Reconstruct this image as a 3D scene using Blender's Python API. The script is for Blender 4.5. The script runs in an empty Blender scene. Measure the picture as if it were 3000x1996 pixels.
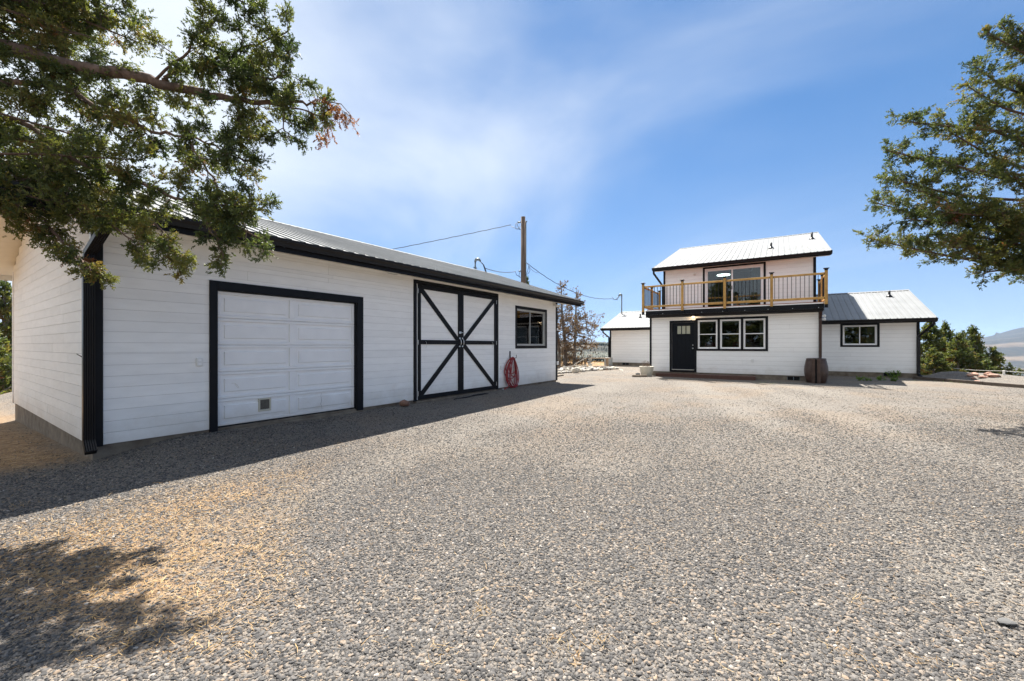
import bpy, bmesh, math, random
import numpy as np
from mathutils import Vector, Matrix

SC = bpy.context.scene
COL = SC.collection
RAD = math.radians
random.seed(7)

# ------------------------------------------------------------------ camera
TH = RAD(34.441)                      # view azimuth measured from +X (the garage front runs along +X)
CT, ST = math.cos(TH), math.sin(TH)
CAMH = 1.47
FPX, HY, CXP = 1203.5, 1013.1, 1500.8   # focal length, horizon row, centre column (3000 px wide photograph)
cam = bpy.data.cameras.new('camera')
cam.sensor_width = 36.0
cam.lens = 36.0 * FPX / 3000.0
cam.shift_y = (HY - 998.0) / 3000.0
cam.clip_start = 0.05
cam.clip_end = 40000.0
cam_o = bpy.data.objects.new('camera', cam)
COL.objects.link(cam_o)
cam_o.location = (0, 0, CAMH)
cam_o.rotation_euler = (RAD(90), 0, TH - RAD(90))
SC.camera = cam_o

# ------------------------------------------------------------------ sky and sun
SUN_EL, SUN_AZ = RAD(60.0), RAD(37.5)     # azimuth from +X, counter-clockwise
world = bpy.data.worlds.new('World')
SC.world = world
world.use_nodes = True
def build_world():
    nt = world.node_tree; N = nt.nodes; L = nt.links
    N.clear()
    out = N.new('ShaderNodeOutputWorld'); bg = N.new('ShaderNodeBackground')
    sky = N.new('ShaderNodeTexSky'); sky.sky_type = 'NISHITA'; sky.sun_disc = False
    sky.sun_elevation = SUN_EL; sky.sun_rotation = RAD(90) - SUN_AZ
    sky.altitude = 3000; sky.air_density = 1.0; sky.dust_density = 0.15; sky.ozone_density = 6.5
    tc = N.new('ShaderNodeTexCoord')
    nrm = N.new('ShaderNodeVectorMath'); nrm.operation = 'NORMALIZE'; L.new(tc.outputs['Generated'], nrm.inputs[0])
    sep = N.new('ShaderNodeSeparateXYZ'); L.new(nrm.outputs[0], sep.inputs[0])
    def math_(op, a, b=None, clamp=False):
        m = N.new('ShaderNodeMath'); m.operation = op; m.use_clamp = clamp
        for i, v in enumerate((a, b)):
            if v is None: continue
            if isinstance(v, (int, float)): m.inputs[i].default_value = v
            else: L.new(v, m.inputs[i])
        return m.outputs[0]
    zc = math_('ADD', math_('MAXIMUM', sep.outputs['Z'], 0.0), CLOUD['den'])
    px = math_('DIVIDE', sep.outputs['X'], zc); py = math_('DIVIDE', sep.outputs['Y'], zc)
    comb = N.new('ShaderNodeCombineXYZ'); L.new(px, comb.inputs[0]); L.new(py, comb.inputs[1])
    # the sky texture is read a little above the true horizon, where the model turns white
    lift = N.new('ShaderNodeCombineXYZ'); L.new(sep.outputs['X'], lift.inputs[0]); L.new(sep.outputs['Y'], lift.inputs[1])
    L.new(math_('ADD', math_('MULTIPLY', math_('MAXIMUM', sep.outputs['Z'], 0.0), 0.86), 0.15), lift.inputs[2]); L.new(lift.outputs[0], sky.inputs['Vector'])
    tint = N.new('ShaderNodeMix'); tint.data_type = 'RGBA'; tint.blend_type = 'MULTIPLY'; tint.inputs['Factor'].default_value = 1.0
    L.new(sky.outputs[0], tint.inputs['A']); tint.inputs['B'].default_value = (0.29, 0.55, 0.63, 1)
    # rotate so that x runs along the wisps
    def mapping(rot, sc, loc=(0, 0, 0)):
        a = N.new('ShaderNodeMapping'); a.inputs['Rotation'].default_value = (0, 0, RAD(rot)); L.new(comb.outputs[0], a.inputs['Vector'])
        m = N.new('ShaderNodeMapping'); m.inputs['Scale'].default_value = sc; m.inputs['Location'].default_value = loc
        L.new(a.outputs[0], m.inputs['Vector']); return m.outputs[0]
    def noise(vec, scale, detail, rough, dist=0.0):
        n = N.new('ShaderNodeTexNoise'); n.inputs['Scale'].default_value = scale; n.inputs['Detail'].default_value = detail
        n.inputs['Roughness'].default_value = rough; n.inputs['Distortion'].default_value = dist; L.new(vec, n.inputs['Vector']); return n.outputs['Fac']
    wisps = noise(mapping(CLOUD['rot'], (0.75, 1.25, 1), CLOUD['loc']), CLOUD['scale'], 6, 0.52, 0.6)
    veil = noise(mapping(CLOUD['rot'] - 20, (0.8, 1.0, 1), (3.1, 1.7, 0)), 0.55, 3, 0.5, 0.3)
    # the cloud sheet thins towards one side; fuller out of view to light walls
    side = math_('ADD', math_('MULTIPLY', px, CLOUD['sx']), math_('MULTIPLY', math_('MAXIMUM', py, -0.25), CLOUD['sy']))
    cov = math_('ADD', math_('ADD', math_('MULTIPLY', wisps, CLOUD['kw']), math_('MULTIPLY', veil, CLOUD['kv'])), math_('ADD', side, CLOUD['b']))
    mr = N.new('ShaderNodeMapRange'); mr.interpolation_type = 'SMOOTHSTEP'
    mr.inputs['From Min'].default_value = 0.0; mr.inputs['From Max'].default_value = 1.15; mr.inputs['To Max'].default_value = 0.88
    L.new(cov, mr.inputs['Value'])
    mix = N.new('ShaderNodeMix'); mix.data_type = 'RGBA'
    L.new(mr.outputs['Result'], mix.inputs['Factor'])
    L.new(tint.outputs['Result'], mix.inputs['A']); mix.inputs['B'].default_value = CLOUD['col']
    # pale band of dust low over the horizon
    hz = math_('MULTIPLY', math_('POWER', 2.718, math_('MULTIPLY', math_('MAXIMUM', sep.outputs['Z'], 0.0), -4.6)), 0.74)
    mh = N.new('ShaderNodeMix'); mh.data_type = 'RGBA'; L.new(hz, mh.inputs['Factor']); L.new(mix.outputs['Result'], mh.inputs['A']); mh.inputs['B'].default_value = CLOUD['hcol']
    L.new(mh.outputs['Result'], bg.inputs['Color'])
    bg.inputs['Strength'].default_value = SKY_STRENGTH
    L.new(bg.outputs[0], out.inputs['Surface'])
SKY_STRENGTH = 0.062
CLOUD = dict(den=0.30, rot=-80, loc=(4.4, 5.9, 0), scale=0.7, kw=2.0, kv=0.9, sx=-0.40, sy=0.30, b=-0.80, col=(3.75, 3.95, 4.15, 1), hcol=(2.55, 2.95, 3.2, 1))
build_world()
sun = bpy.data.lights.new('sun', 'SUN'); sun.energy = 2.95; sun.angle = RAD(0.53); sun.color = (1.0, 0.95, 0.87)
sun_o = bpy.data.objects.new('sun', sun); COL.objects.link(sun_o)
sd = Vector((math.cos(SUN_EL) * math.cos(SUN_AZ), math.cos(SUN_EL) * math.sin(SUN_AZ), math.sin(SUN_EL)))
sun_o.rotation_euler = sd.to_track_quat('Z', 'Y').to_euler(); sun_o.location = sd * 60
SC.view_settings.view_transform = 'Standard'; SC.view_settings.look = 'None'
SC.view_settings.exposure = 2.24; SC.view_settings.gamma = 1.0; SC.view_settings.use_curve_mapping = False
SC.render.engine = 'CYCLES'
SC.cycles.max_bounces = 7; SC.cycles.diffuse_bounces = 4; SC.cycles.transparent_max_bounces = 12
SC.cycles.use_denoising = True
SC.cycles.use_adaptive_sampling = False
SC.cycles.sample_clamp_indirect = 6.0
SC.cycles.caustics_reflective = False; SC.cycles.caustics_refractive = False

# ------------------------------------------------------------------ materials
MATS = {}
def mat(name, col, rough=0.6, *a, splash=False, **k):
    m = mat_(name, col, rough, *a, **k)
    if splash:
        nt = m.node_tree; N = nt.nodes; L = nt.links; b = N['Principled BSDF']; src = b.inputs['Base Color'].links[0].from_socket
        geo = N.new('ShaderNodeNewGeometry'); sp = N.new('ShaderNodeSeparateXYZ'); L.new(geo.outputs['Position'], sp.inputs[0])
        n = N.new('ShaderNodeTexNoise'); n.inputs['Scale'].default_value = 2.2; n.inputs['Detail'].default_value = 8; n.inputs['Roughness'].default_value = 0.7; L.new(geo.outputs['Position'], n.inputs['Vector'])
        q = N.new('ShaderNodeMath'); q.operation = 'MULTIPLY_ADD'; q.inputs[1].default_value = -0.75; L.new(n.outputs['Fac'], q.inputs[0]); L.new(sp.outputs['Z'], q.inputs[2])
        r = N.new('ShaderNodeMapRange'); r.inputs['From Min'].default_value = 0.18; r.inputs['From Max'].default_value = -0.22; r.inputs['To Min'].default_value = 0.0; r.inputs['To Max'].default_value = 0.42; L.new(q.outputs[0], r.inputs['Value'])
        x = N.new('ShaderNodeMix'); x.data_type = 'RGBA'; L.new(r.outputs[0], x.inputs['Factor']); L.new(src, x.inputs['A']); x.inputs['B'].default_value = (0.44, 0.36, 0.27, 1); L.new(x.outputs['Result'], b.inputs['Base Color'])
    return m
def mat_(name, col, rough=0.6, var=0.12, scale=6.0, bump=0.0, bscale=40.0, col2=None, metallic=0.0, spec=0.4, obj_var=0.0, stretch=(1, 1, 1), coat=0.0, detail=5):
    m = bpy.data.materials.new(name); m.use_nodes = True
    nt = m.node_tree; N = nt.nodes; L = nt.links
    b = N['Principled BSDF']; b.inputs['Roughness'].default_value = rough; b.inputs['Metallic'].default_value = metallic
    b.inputs['Specular IOR Level'].default_value = spec; b.inputs['Coat Weight'].default_value = coat
    tc = N.new('ShaderNodeTexCoord'); mp = N.new('ShaderNodeMapping'); mp.inputs['Scale'].default_value = stretch
    geo = N.new('ShaderNodeNewGeometry')
    L.new(geo.outputs['Position'], mp.inputs['Vector'])
    n = N.new('ShaderNodeTexNoise'); n.inputs['Scale'].default_value = scale; n.inputs['Detail'].default_value = detail; n.inputs['Roughness'].default_value = 0.6
    L.new(mp.outputs[0], n.inputs['Vector'])
    r = N.new('ShaderNodeValToRGB')
    c2 = col2 if col2 else tuple(min(1, c * (1 + var)) for c in col)
    c1 = col if col2 else tuple(c * (1 - var) for c in col)
    r.color_ramp.elements[0].position = 0.32; r.color_ramp.elements[1].position = 0.68
    r.color_ramp.elements[0].color = (*c1, 1); r.color_ramp.elements[1].color = (*c2, 1)
    L.new(n.outputs['Fac'], r.inputs['Fac'])
    src = r.outputs['Color']
    if obj_var:
        oi = N.new('ShaderNodeObjectInfo'); mr = N.new('ShaderNodeMapRange')
        mr.inputs['To Min'].default_value = 1 - obj_var; mr.inputs['To Max'].default_value = 1 + obj_var * 0.4
        L.new(oi.outputs['Random'], mr.inputs['Value'])
        mx = N.new('ShaderNodeMix'); mx.data_type = 'RGBA'; mx.blend_type = 'MULTIPLY'; mx.inputs['Factor'].default_value = 1.0
        L.new(src, mx.inputs['A']); L.new(mr.outputs[0], mx.inputs['B']); src = mx.outputs['Result']
    L.new(src, b.inputs['Base Color'])
    if bump:
        bn = N.new('ShaderNodeTexNoise'); bn.inputs['Scale'].default_value = bscale; bn.inputs['Detail'].default_value = 4
        L.new(mp.outputs[0], bn.inputs['Vector'])
        bp = N.new('ShaderNodeBump'); bp.inputs['Strength'].default_value = bump; bp.inputs['Distance'].default_value = 0.01
        L.new(bn.outputs['Fac'], bp.inputs['Height']); L.new(bp.outputs[0], b.inputs['Normal'])
    MATS[name] = m
    return m
mat('white_siding', (0.88, 0.875, 0.865), 0.55, 0.035, 3.0, 0.12, 60, obj_var=0.05, stretch=(1, 1, 4), splash=True)
mat('white_siding_house', (0.88, 0.88, 0.88), 0.5, 0.025, 3.0, 0.06, 60, obj_var=0.03, stretch=(1, 1, 4), splash=True)
mat('sheathing', (0.42, 0.41, 0.40), 0.8, 0.1)
mat('black_paint', (0.006, 0.007, 0.010), 0.5, 0.25, 5, 0.05, 80, spec=0.18)
mat('black_metal', (0.007, 0.007, 0.009), 0.36, 0.2, 5, 0, spec=0.28)
mat('door_paint', (0.005, 0.007, 0.011), 0.45, 0.15, 5, 0.05, 90, spec=0.14)
mat('garage_door_paint', (0.86, 0.86, 0.87), 0.45, 0.03, 4, 0.10, 70, splash=True)
mat('roof_metal', (0.25, 0.257, 0.261), 0.6, 0.10, 0.9, 0.04, 3.0, metallic=0.0, spec=0.15, obj_var=0.03)
mat('concrete', (0.125, 0.098, 0.074), 0.9, 0.2, 5, 0.5, 60, col2=(0.24, 0.20, 0.155))
mat('soffit_paint', (0.72, 0.68, 0.60), 0.6, 0.05, 5, 0.1, 40)
mat('vinyl_white', (0.84, 0.84, 0.85), 0.35, 0.02, 5)
mat('alu', (0.60, 0.60, 0.58), 0.35, 0.06, 10, metallic=0.7)
mat('steel', (0.62, 0.64, 0.66), 0.28, 0.1, 30, metallic=0.9)
mat('grey_pipe', (0.17, 0.20, 0.22), 0.45, 0.15, 14, metallic=0.4)
mat('cedar', (0.36, 0.195, 0.050), 0.6, 0.2, 5, 0.25, 60, col2=(0.55, 0.325, 0.095), obj_var=0.12, stretch=(1, 1, 1))
mat('deck_brown', (0.10, 0.046, 0.034), 0.6, 0.2, 6, 0.2, 50, obj_var=0.15)
mat('deck_red', (0.26, 0.09, 0.06), 0.6, 0.15, 6, 0.2, 50)
mat('brown_spout', (0.045, 0.022, 0.017), 0.35, 0.2, 20)
mat('barrel_plastic', (0.040, 0.022, 0.017), 0.4, 0.25, 7, 0.25, 30, col2=(0.075, 0.043, 0.032))
mat('dark_void', (0.006, 0.006, 0.006), 0.9, 0.1)
mat('unlit_room_wall', (0.085, 0.075, 0.06), 0.9, 0.1)  # dark base colour stands in for the lack of light indoors
mat('room_light', (0.45, 0.43, 0.38), 0.9, 0.1)
mat('curtain', (0.30, 0.31, 0.30), 0.9, 0.15, 3)
mat('blind', (0.50, 0.50, 0.48), 0.7, 0.1)
mat('door_lite', (0.34, 0.35, 0.28), 0.22, 0.1, 30, 0.3, 60, spec=0.5)
mat('pet_flap', (0.085, 0.08, 0.07), 0.3, 0.2, 20)
mat('pet_frame', (0.56, 0.53, 0.44), 0.5, 0.05)
mat('hose_red', (0.20, 0.008, 0.012), 0.35, 0.25, 20, col2=(0.31, 0.018, 0.024), spec=0.5)
mat('pole_wood', (0.085, 0.058, 0.042), 0.9, 0.3, 4, 0.8, 30, col2=(0.17, 0.12, 0.088), stretch=(3, 3, 0.25))
mat('wire', (0.018, 0.018, 0.02), 0.5, 0.1)
mat('white_rope', (0.75, 0.74, 0.70), 0.6, 0.05)
mat('pot', (0.56, 0.52, 0.43), 0.75, 0.1, 9, 0.3, 40)
mat('soil', (0.11, 0.075, 0.05), 0.95, 0.2, 30, 0.6, 60)
mat('rock_grey', (0.27, 0.255, 0.235), 0.9, 0.25, 7, 0.8, 14, col2=(0.50, 0.47, 0.43), obj_var=0.35)
mat('rock_pale', (0.50, 0.46, 0.39), 0.9, 0.15, 6, 0.7, 14, obj_var=0.2)
mat('rock_slate', (0.12, 0.118, 0.115), 0.9, 0.2, 8, 0.5, 20)
mat('rock_dark', (0.05, 0.048, 0.046), 0.85, 0.25, 8, 0.7, 14)
mat('rock_red', (0.38, 0.20, 0.14), 0.9, 0.2, 7, 0.7, 14, col2=(0.55, 0.36, 0.28), obj_var=0.2)
mat('rock_brown', (0.16, 0.085, 0.055), 0.85, 0.2, 9, 0.7, 18, col2=(0.27, 0.15, 0.11))
mat('weathered_wood', (0.30, 0.20, 0.125), 0.85, 0.25, 8, 0.5, 30, col2=(0.42, 0.31, 0.21))
mat('timber_edge', (0.10, 0.08, 0.065), 0.9, 0.25, 8, 0.5, 30)
mat('bark', (0.062, 0.040, 0.029), 0.95, 0.3, 14, 1.0, 30, col2=(0.16, 0.105, 0.08), stretch=(1, 1, 0.5))
mat('bark_grey', (0.11, 0.095, 0.085), 0.9, 0.3, 9, 0.8, 22, col2=(0.24, 0.21, 0.185))
mat('light_housing', (0.78, 0.77, 0.74), 0.45, 0.03)
mat('outlet', (0.74, 0.74, 0.73), 0.4, 0.03)
mat('utility_box', (0.40, 0.42, 0.42), 0.5, 0.05)
mat('snow_guard', (0.50, 0.47, 0.38), 0.5, 0.1)

def emis(name, col, st):
    m = bpy.data.materials.new(name); m.use_nodes = True
    b = m.node_tree.nodes['Principled BSDF']; b.inputs['Base Color'].default_value = (*col, 1)
    b.inputs['Emission Color'].default_value = (*col, 1); b.inputs['Emission Strength'].default_value = st
    MATS[name] = m
emis('lamp_warm', (1.0, 0.72, 0.42), 3.0); emis('lamp_white', (0.85, 1.0, 0.97), 2.2)

def glass_mat():
    m = bpy.data.materials.new('window_glass'); m.use_nodes = True
    nt = m.node_tree; N = nt.nodes; L = nt.links; N.clear()
    o = N.new('ShaderNodeOutputMaterial'); tr = N.new('ShaderNodeBsdfTransparent'); tr.inputs[0].default_value = (0.62, 0.66, 0.64, 1)
    gl = N.new('ShaderNodeBsdfGlossy'); gl.inputs['Roughness'].default_value = 0.012; gl.inputs['Color'].default_value = (0.95, 0.97, 1.0, 1)
    fr = N.new('ShaderNodeFresnel'); fr.inputs['IOR'].default_value = 1.52
    mu = N.new('ShaderNodeMath'); mu.operation = 'MULTIPLY_ADD'; mu.inputs[1].default_value = 1.0; mu.inputs[2].default_value = 0.025; mu.use_clamp = True
    nz = N.new('ShaderNodeTexNoise'); nz.inputs['Scale'].default_value = 1.6; nz.inputs['Detail'].default_value = 1
    geo = N.new('ShaderNodeNewGeometry'); L.new(geo.outputs['Position'], nz.inputs['Vector'])
    bp = N.new('ShaderNodeBump'); bp.inputs['Strength'].default_value = 0.02; bp.inputs['Distance'].default_value = 0.05
    L.new(nz.outputs['Fac'], bp.inputs['Height']); L.new(bp.outputs[0], gl.inputs['Normal'])
    mx = N.new('ShaderNodeMixShader'); L.new(fr.outputs[0], mu.inputs[0]); L.new(mu.outputs[0], mx.inputs[0])
    L.new(tr.outputs[0], mx.inputs[1]); L.new(gl.outputs[0], mx.inputs[2]); L.new(mx.outputs[0], o.inputs['Surface'])
    MATS['window_glass'] = m
glass_mat()

def foliage_mat(name, stops, transl=0.35):
    m = bpy.data.materials.new(name); m.use_nodes = True
    nt = m.node_tree; N = nt.nodes; L = nt.links; N.clear()
    o = N.new('ShaderNodeOutputMaterial')
    at = N.new('ShaderNodeAttribute'); at.attribute_name = 'tone'
    r = N.new('ShaderNodeValToRGB')
    while len(r.color_ramp.elements) < len(stops): r.color_ramp.elements.new(0.5)
    for e, (p, c) in zip(r.color_ramp.elements, stops): e.position = p; e.color = (*c, 1)
    L.new(at.outputs['Fac'], r.inputs['Fac'])
    d = N.new('ShaderNodeBsdfPrincipled'); d.inputs['Roughness'].default_value = 0.55; d.inputs['Specular IOR Level'].default_value = 0.35
    t = N.new('ShaderNodeBsdfTranslucent')
    mx = N.new('ShaderNodeMixShader'); mx.inputs[0].default_value = transl
    L.new(r.outputs[0], d.inputs['Base Color'])
    br = N.new('ShaderNodeMix'); br.data_type = 'RGBA'; br.blend_type = 'MULTIPLY'; br.inputs['Factor'].default_value = 1
    br.inputs['B'].default_value = (1.6, 1.6, 0.8, 1); L.new(r.outputs[0], br.inputs['A']); L.new(br.outputs['Result'], t.inputs['Color'])
    L.new(d.outputs[0], mx.inputs[1]); L.new(t.outputs[0], mx.inputs[2]); L.new(mx.outputs[0], o.inputs['Surface'])
    MATS[name] = m
JUN = [(0.0, (0.036, 0.056, 0.026)), (0.34, (0.072, 0.096, 0.036)), (0.62, (0.150, 0.158, 0.048)), (0.82, (0.19, 0.145, 0.055)), (1.0, (0.22, 0.088, 0.042))]
foliage_mat('juniper_foliage', JUN, 0.40)
foliage_mat('dead_foliage', [(0.0, (0.10, 0.062, 0.042)), (0.5, (0.185, 0.115, 0.075)), (1.0, (0.28, 0.20, 0.14))], 0.25)
foliage_mat('conifer_foliage', [(0.0, (0.009, 0.016, 0.010)), (0.5, (0.017, 0.027, 0.015)), (1.0, (0.030, 0.040, 0.019))], 0.05)
foliage_mat('weed_foliage', [(0.0, (0.07, 0.13, 0.025)), (1.0, (0.16, 0.24, 0.05))], 0.4)
foliage_mat('straw', [(0.0, (0.30, 0.17, 0.065)), (0.6, (0.48, 0.31, 0.13)), (1.0, (0.62, 0.47, 0.25))], 0.2)

# ------------------------------------------------------------------ helpers
def tag(o, label, cat, group=None, kind=None):
    if label: o['label'] = label
    if cat: o['category'] = cat
    if group: o['group'] = group
    if kind: o['kind'] = kind
    return o
def link(name, me, parent=None):
    o = bpy.data.objects.new(name, me); COL.objects.link(o)
    if parent: o.parent = parent
    return o
def meshobj(name, V, F, m, parent=None, smooth=False):
    me = bpy.data.meshes.new(name); me.from_pydata([tuple(v) for v in V], [], [tuple(f) for f in F]); me.update()
    if m: me.materials.append(MATS[m])
    if smooth: me.polygons.foreach_set('use_smooth', [True] * len(me.polygons))
    return link(name, me, parent)
def npmesh(name, V, T, m, parent=None, tone=None, smooth=False):
    me = bpy.data.meshes.new(name); nv, nf = len(V), len(T); k = T.shape[1]
    me.vertices.add(nv); me.vertices.foreach_set('co', np.ascontiguousarray(V, np.float32).ravel())
    me.loops.add(nf * k); me.loops.foreach_set('vertex_index', np.ascontiguousarray(T, np.int32).ravel())
    me.polygons.add(nf); me.polygons.foreach_set('loop_start', np.arange(0, nf * k, k, dtype=np.int32)); me.polygons.foreach_set('loop_total', np.full(nf, k, np.int32))
    if smooth: me.polygons.foreach_set('use_smooth', np.ones(nf, bool))
    me.update(calc_edges=True)
    if tone is not None:
        a = me.attributes.new('tone', 'FLOAT', 'POINT'); a.data.foreach_set('value', np.ascontiguousarray(tone, np.float32))
    if m: me.materials.append(MATS[m])
    return link(name, me, parent)
class Thing:
    """A top-level Empty at (bx,by,bz) in a frame turned by rot degrees; parts are given in that frame's absolute coordinates."""
    def __init__(s, name, label, cat, base=(0, 0, 0), rot=0.0, group=None):
        s.b = Vector(base); s.rot = rot
        s.o = bpy.data.objects.new(name, None); COL.objects.link(s.o); s.o.empty_display_size = 0.3
        M = Matrix.Rotation(RAD(rot), 4, 'Z')
        s.o.location = M @ s.b; s.o.rotation_euler = (0, 0, RAD(rot))
        tag(s.o, label, cat, group)
    def mesh(s, name, V, F, m, parent=None, smooth=False):
        b = s.b + s.off(parent); V = [(v[0] - b.x, v[1] - b.y, v[2] - b.z) for v in V]
        return meshobj(name, V, F, m, parent or s.o, smooth)
    def box(s, name, x0, x1, y0, y1, z0, z1, m, parent=None, bev=0.0):
        cx, cy, cz = (x0 + x1) / 2, (y0 + y1) / 2, (z0 + z1) / 2
        me = box_mesh(name, abs(x1 - x0), abs(y1 - y0), abs(z1 - z0), bev)
        me.materials.append(MATS[m]); o = link(name, me, parent or s.o)
        o.location = Vector((cx, cy, cz)) - s.b - s.off(parent)
        return o
    def off(s, parent):
        return parent.location.copy() if parent is not None and parent is not s.o else Vector((0, 0, 0))
    def tube(s, name, pts, r, m, parent=None, n=10):
        V, F = tube_geo(pts, r, n); return s.mesh(name, V, F, m, parent, True)
    def prism(s, name, poly, d, m, parent=None):
        """poly: list of 3D points (planar), d: extrusion vector."""
        n = len(poly); d = Vector(d); V = [Vector(p) for p in poly] + [Vector(p) + d for p in poly]
        F = [tuple(range(n))[::-1], tuple(range(n, 2 * n))] + [(i, (i + 1) % n, n + (i + 1) % n, n + i) for i in range(n)]
        o = s.mesh(name, V, F, m, parent); fix_normals(o.data); return o
def fix_normals(me):
    bm = bmesh.new(); bm.from_mesh(me); bmesh.ops.recalc_face_normals(bm, faces=bm.faces); bm.to_mesh(me); bm.free()
def box_mesh(name, dx, dy, dz, bev=0.0):
    bm = bmesh.new(); bmesh.ops.create_cube(bm, size=1.0, matrix=Matrix.Diagonal((dx, dy, dz, 1)))
    if bev: bmesh.ops.bevel(bm, geom=list(bm.edges), offset=min(bev, min(dx, dy, dz) * 0.3), segments=1, affect='EDGES')
    me = bpy.data.meshes.new(name); bm.to_mesh(me); bm.free(); return me
def tube_geo(pts, r, n=8, cap=True, off=0):
    pts = [Vector(p) for p in pts]; k = len(pts)
    rr = r if isinstance(r, (list, tuple, np.ndarray)) else [r] * k
    V, F = [], []; up = Vector((0, 0, 1))
    t0 = (pts[1] - pts[0]).normalized(); a = up.cross(t0)
    if a.length < 1e-3: a = Vector((1, 0, 0)).cross(t0)
    a.normalize()
    for i, p in enumerate(pts):
        t = ((pts[min(i + 1, k - 1)] - pts[max(i - 1, 0)])).normalized()
        a = (a - t * a.dot(t))
        if a.length < 1e-6: a = t.orthogonal()
        a.normalize(); b = t.cross(a)
        for j in range(n):
            q = 2 * math.pi * j / n; V.append(p + (a * math.cos(q) + b * math.sin(q)) * rr[i])
    for i in range(k - 1):
        for j in range(n):
            F.append((off + i * n + j, off + i * n + (j + 1) % n, off + (i + 1) * n + (j + 1) % n, off + (i + 1) * n + j))
    if cap:
        F.append(tuple(off + j for j in range(n))[::-1]); F.append(tuple(off + (k - 1) * n + j for j in range(n)))
    return V, F
def cutrect(a0, a1, b0, b1, holes):
    """Split the rectangle a0..a1 x b0..b1 into rectangles that leave the holes out."""
    bs = sorted({b0, b1, *[min(max(v, b0), b1) for h in holes for v in h[2:4]]}); out = []
    for lo, hi in zip(bs, bs[1:]):
        if hi - lo < 1e-6: continue
        mid = (lo + hi) / 2; segs = [(a0, a1)]
        for h in holes:
            if h[2] < mid < h[3]:
                ns = []
                for s0, s1 in segs:
                    if h[1] <= s0 or h[0] >= s1: ns.append((s0, s1)); continue
                    if h[0] > s0: ns.append((s0, h[0]))
                    if h[1] < s1: ns.append((h[1], s1))
                segs = ns
        out += [(s0, s1, lo, hi) for s0, s1 in segs if s1 - s0 > 1e-6]
    return out
UNIT = {}
def board_unit(m):
    if m not in UNIT:
        me = box_mesh('board', 1, 1, 1); me.materials.append(MATS[m]); UNIT[m] = me
    return UNIT[m]
def siding(th, parent, axis, plane, out, a0, a1, z0, z1, course, holes, m, rng, gap=0.005, thick=0.012, lmin=1.6, lmax=3.7, lap=0.0, name='siding_board', topfn=None):
    """Boards along `axis` ('x' or 'y') on the plane, facing sign `out`; each one is an object of its own."""
    z = z0; last = -9
    while z < z1 - 0.02:
        zt = min(z + course, z1)
        for s0, s1, lo, hi in cutrect(a0, a1, z, zt, holes):
            if topfn:
                # shorten to where the roof slope still clears the course's middle
                s0, s1 = topfn(s0, s1, lo, hi)
                if s1 - s0 < 0.05: continue
            if hi - lo < 0.012: continue
            cuts = [s0]; p = s0 + rng.uniform(0.5, lmax)
            while p < s1 - 0.5:
                cuts.append(p); p += rng.uniform(lmin, lmax)
            cuts.append(s1)
            for c0, c1 in zip(cuts, cuts[1:]):
                o = link(name, board_unit(m), parent)
                g = gap if hi - lo > course * 0.6 else gap * 0.6
                L = c1 - c0 - 0.0025; H = hi - lo - g; off = plane + out * (thick / 2 + rng.uniform(-0.0008, 0.0008))
                mid = (c0 + c1) / 2; zz = (lo + hi) / 2
                if axis == 'x': o.location = Vector((mid, off, zz)) - th.b; o.scale = (L, thick, H); o.rotation_euler = (lap * out * -1, 0, 0)
                else: o.location = Vector((off, mid, zz)) - th.b; o.scale = (thick, L, H); o.rotation_euler = (0, lap * out, 0)
        z = zt
def wall_sheet(th, name, axis, plane, depth, a0, a1, z0, z1, holes, m, parent=None):
    V, F = [], []
    for s0, s1, lo, hi in cutrect(a0, a1, z0, z1, holes):
        k = len(V); p0, p1 = plane, plane + depth
        c = [(s0, p0, lo), (s1, p0, lo), (s1, p1, lo), (s0, p1, lo), (s0, p0, hi), (s1, p0, hi), (s1, p1, hi), (s0, p1, hi)]
        if axis == 'y': c = [(b, a, z) for a, b, z in c]
        V += c; F += [tuple(k + i for i in f) for f in ((0, 3, 2, 1), (4, 5, 6, 7), (0, 1, 5, 4), (1, 2, 6, 5), (2, 3, 7, 6), (3, 0, 4, 7))]
    o = th.mesh(name, V, F, m, parent); fix_normals(o.data); return o
def at(px, py, Fd):
    """World point seen at photograph column px, row py, at forward distance Fd."""
    R = (px - CXP) / FPX * Fd; z = CAMH - (py - HY) / FPX * Fd
    return Vector((Fd * CT + R * ST, Fd * ST - R * CT, z))
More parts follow.
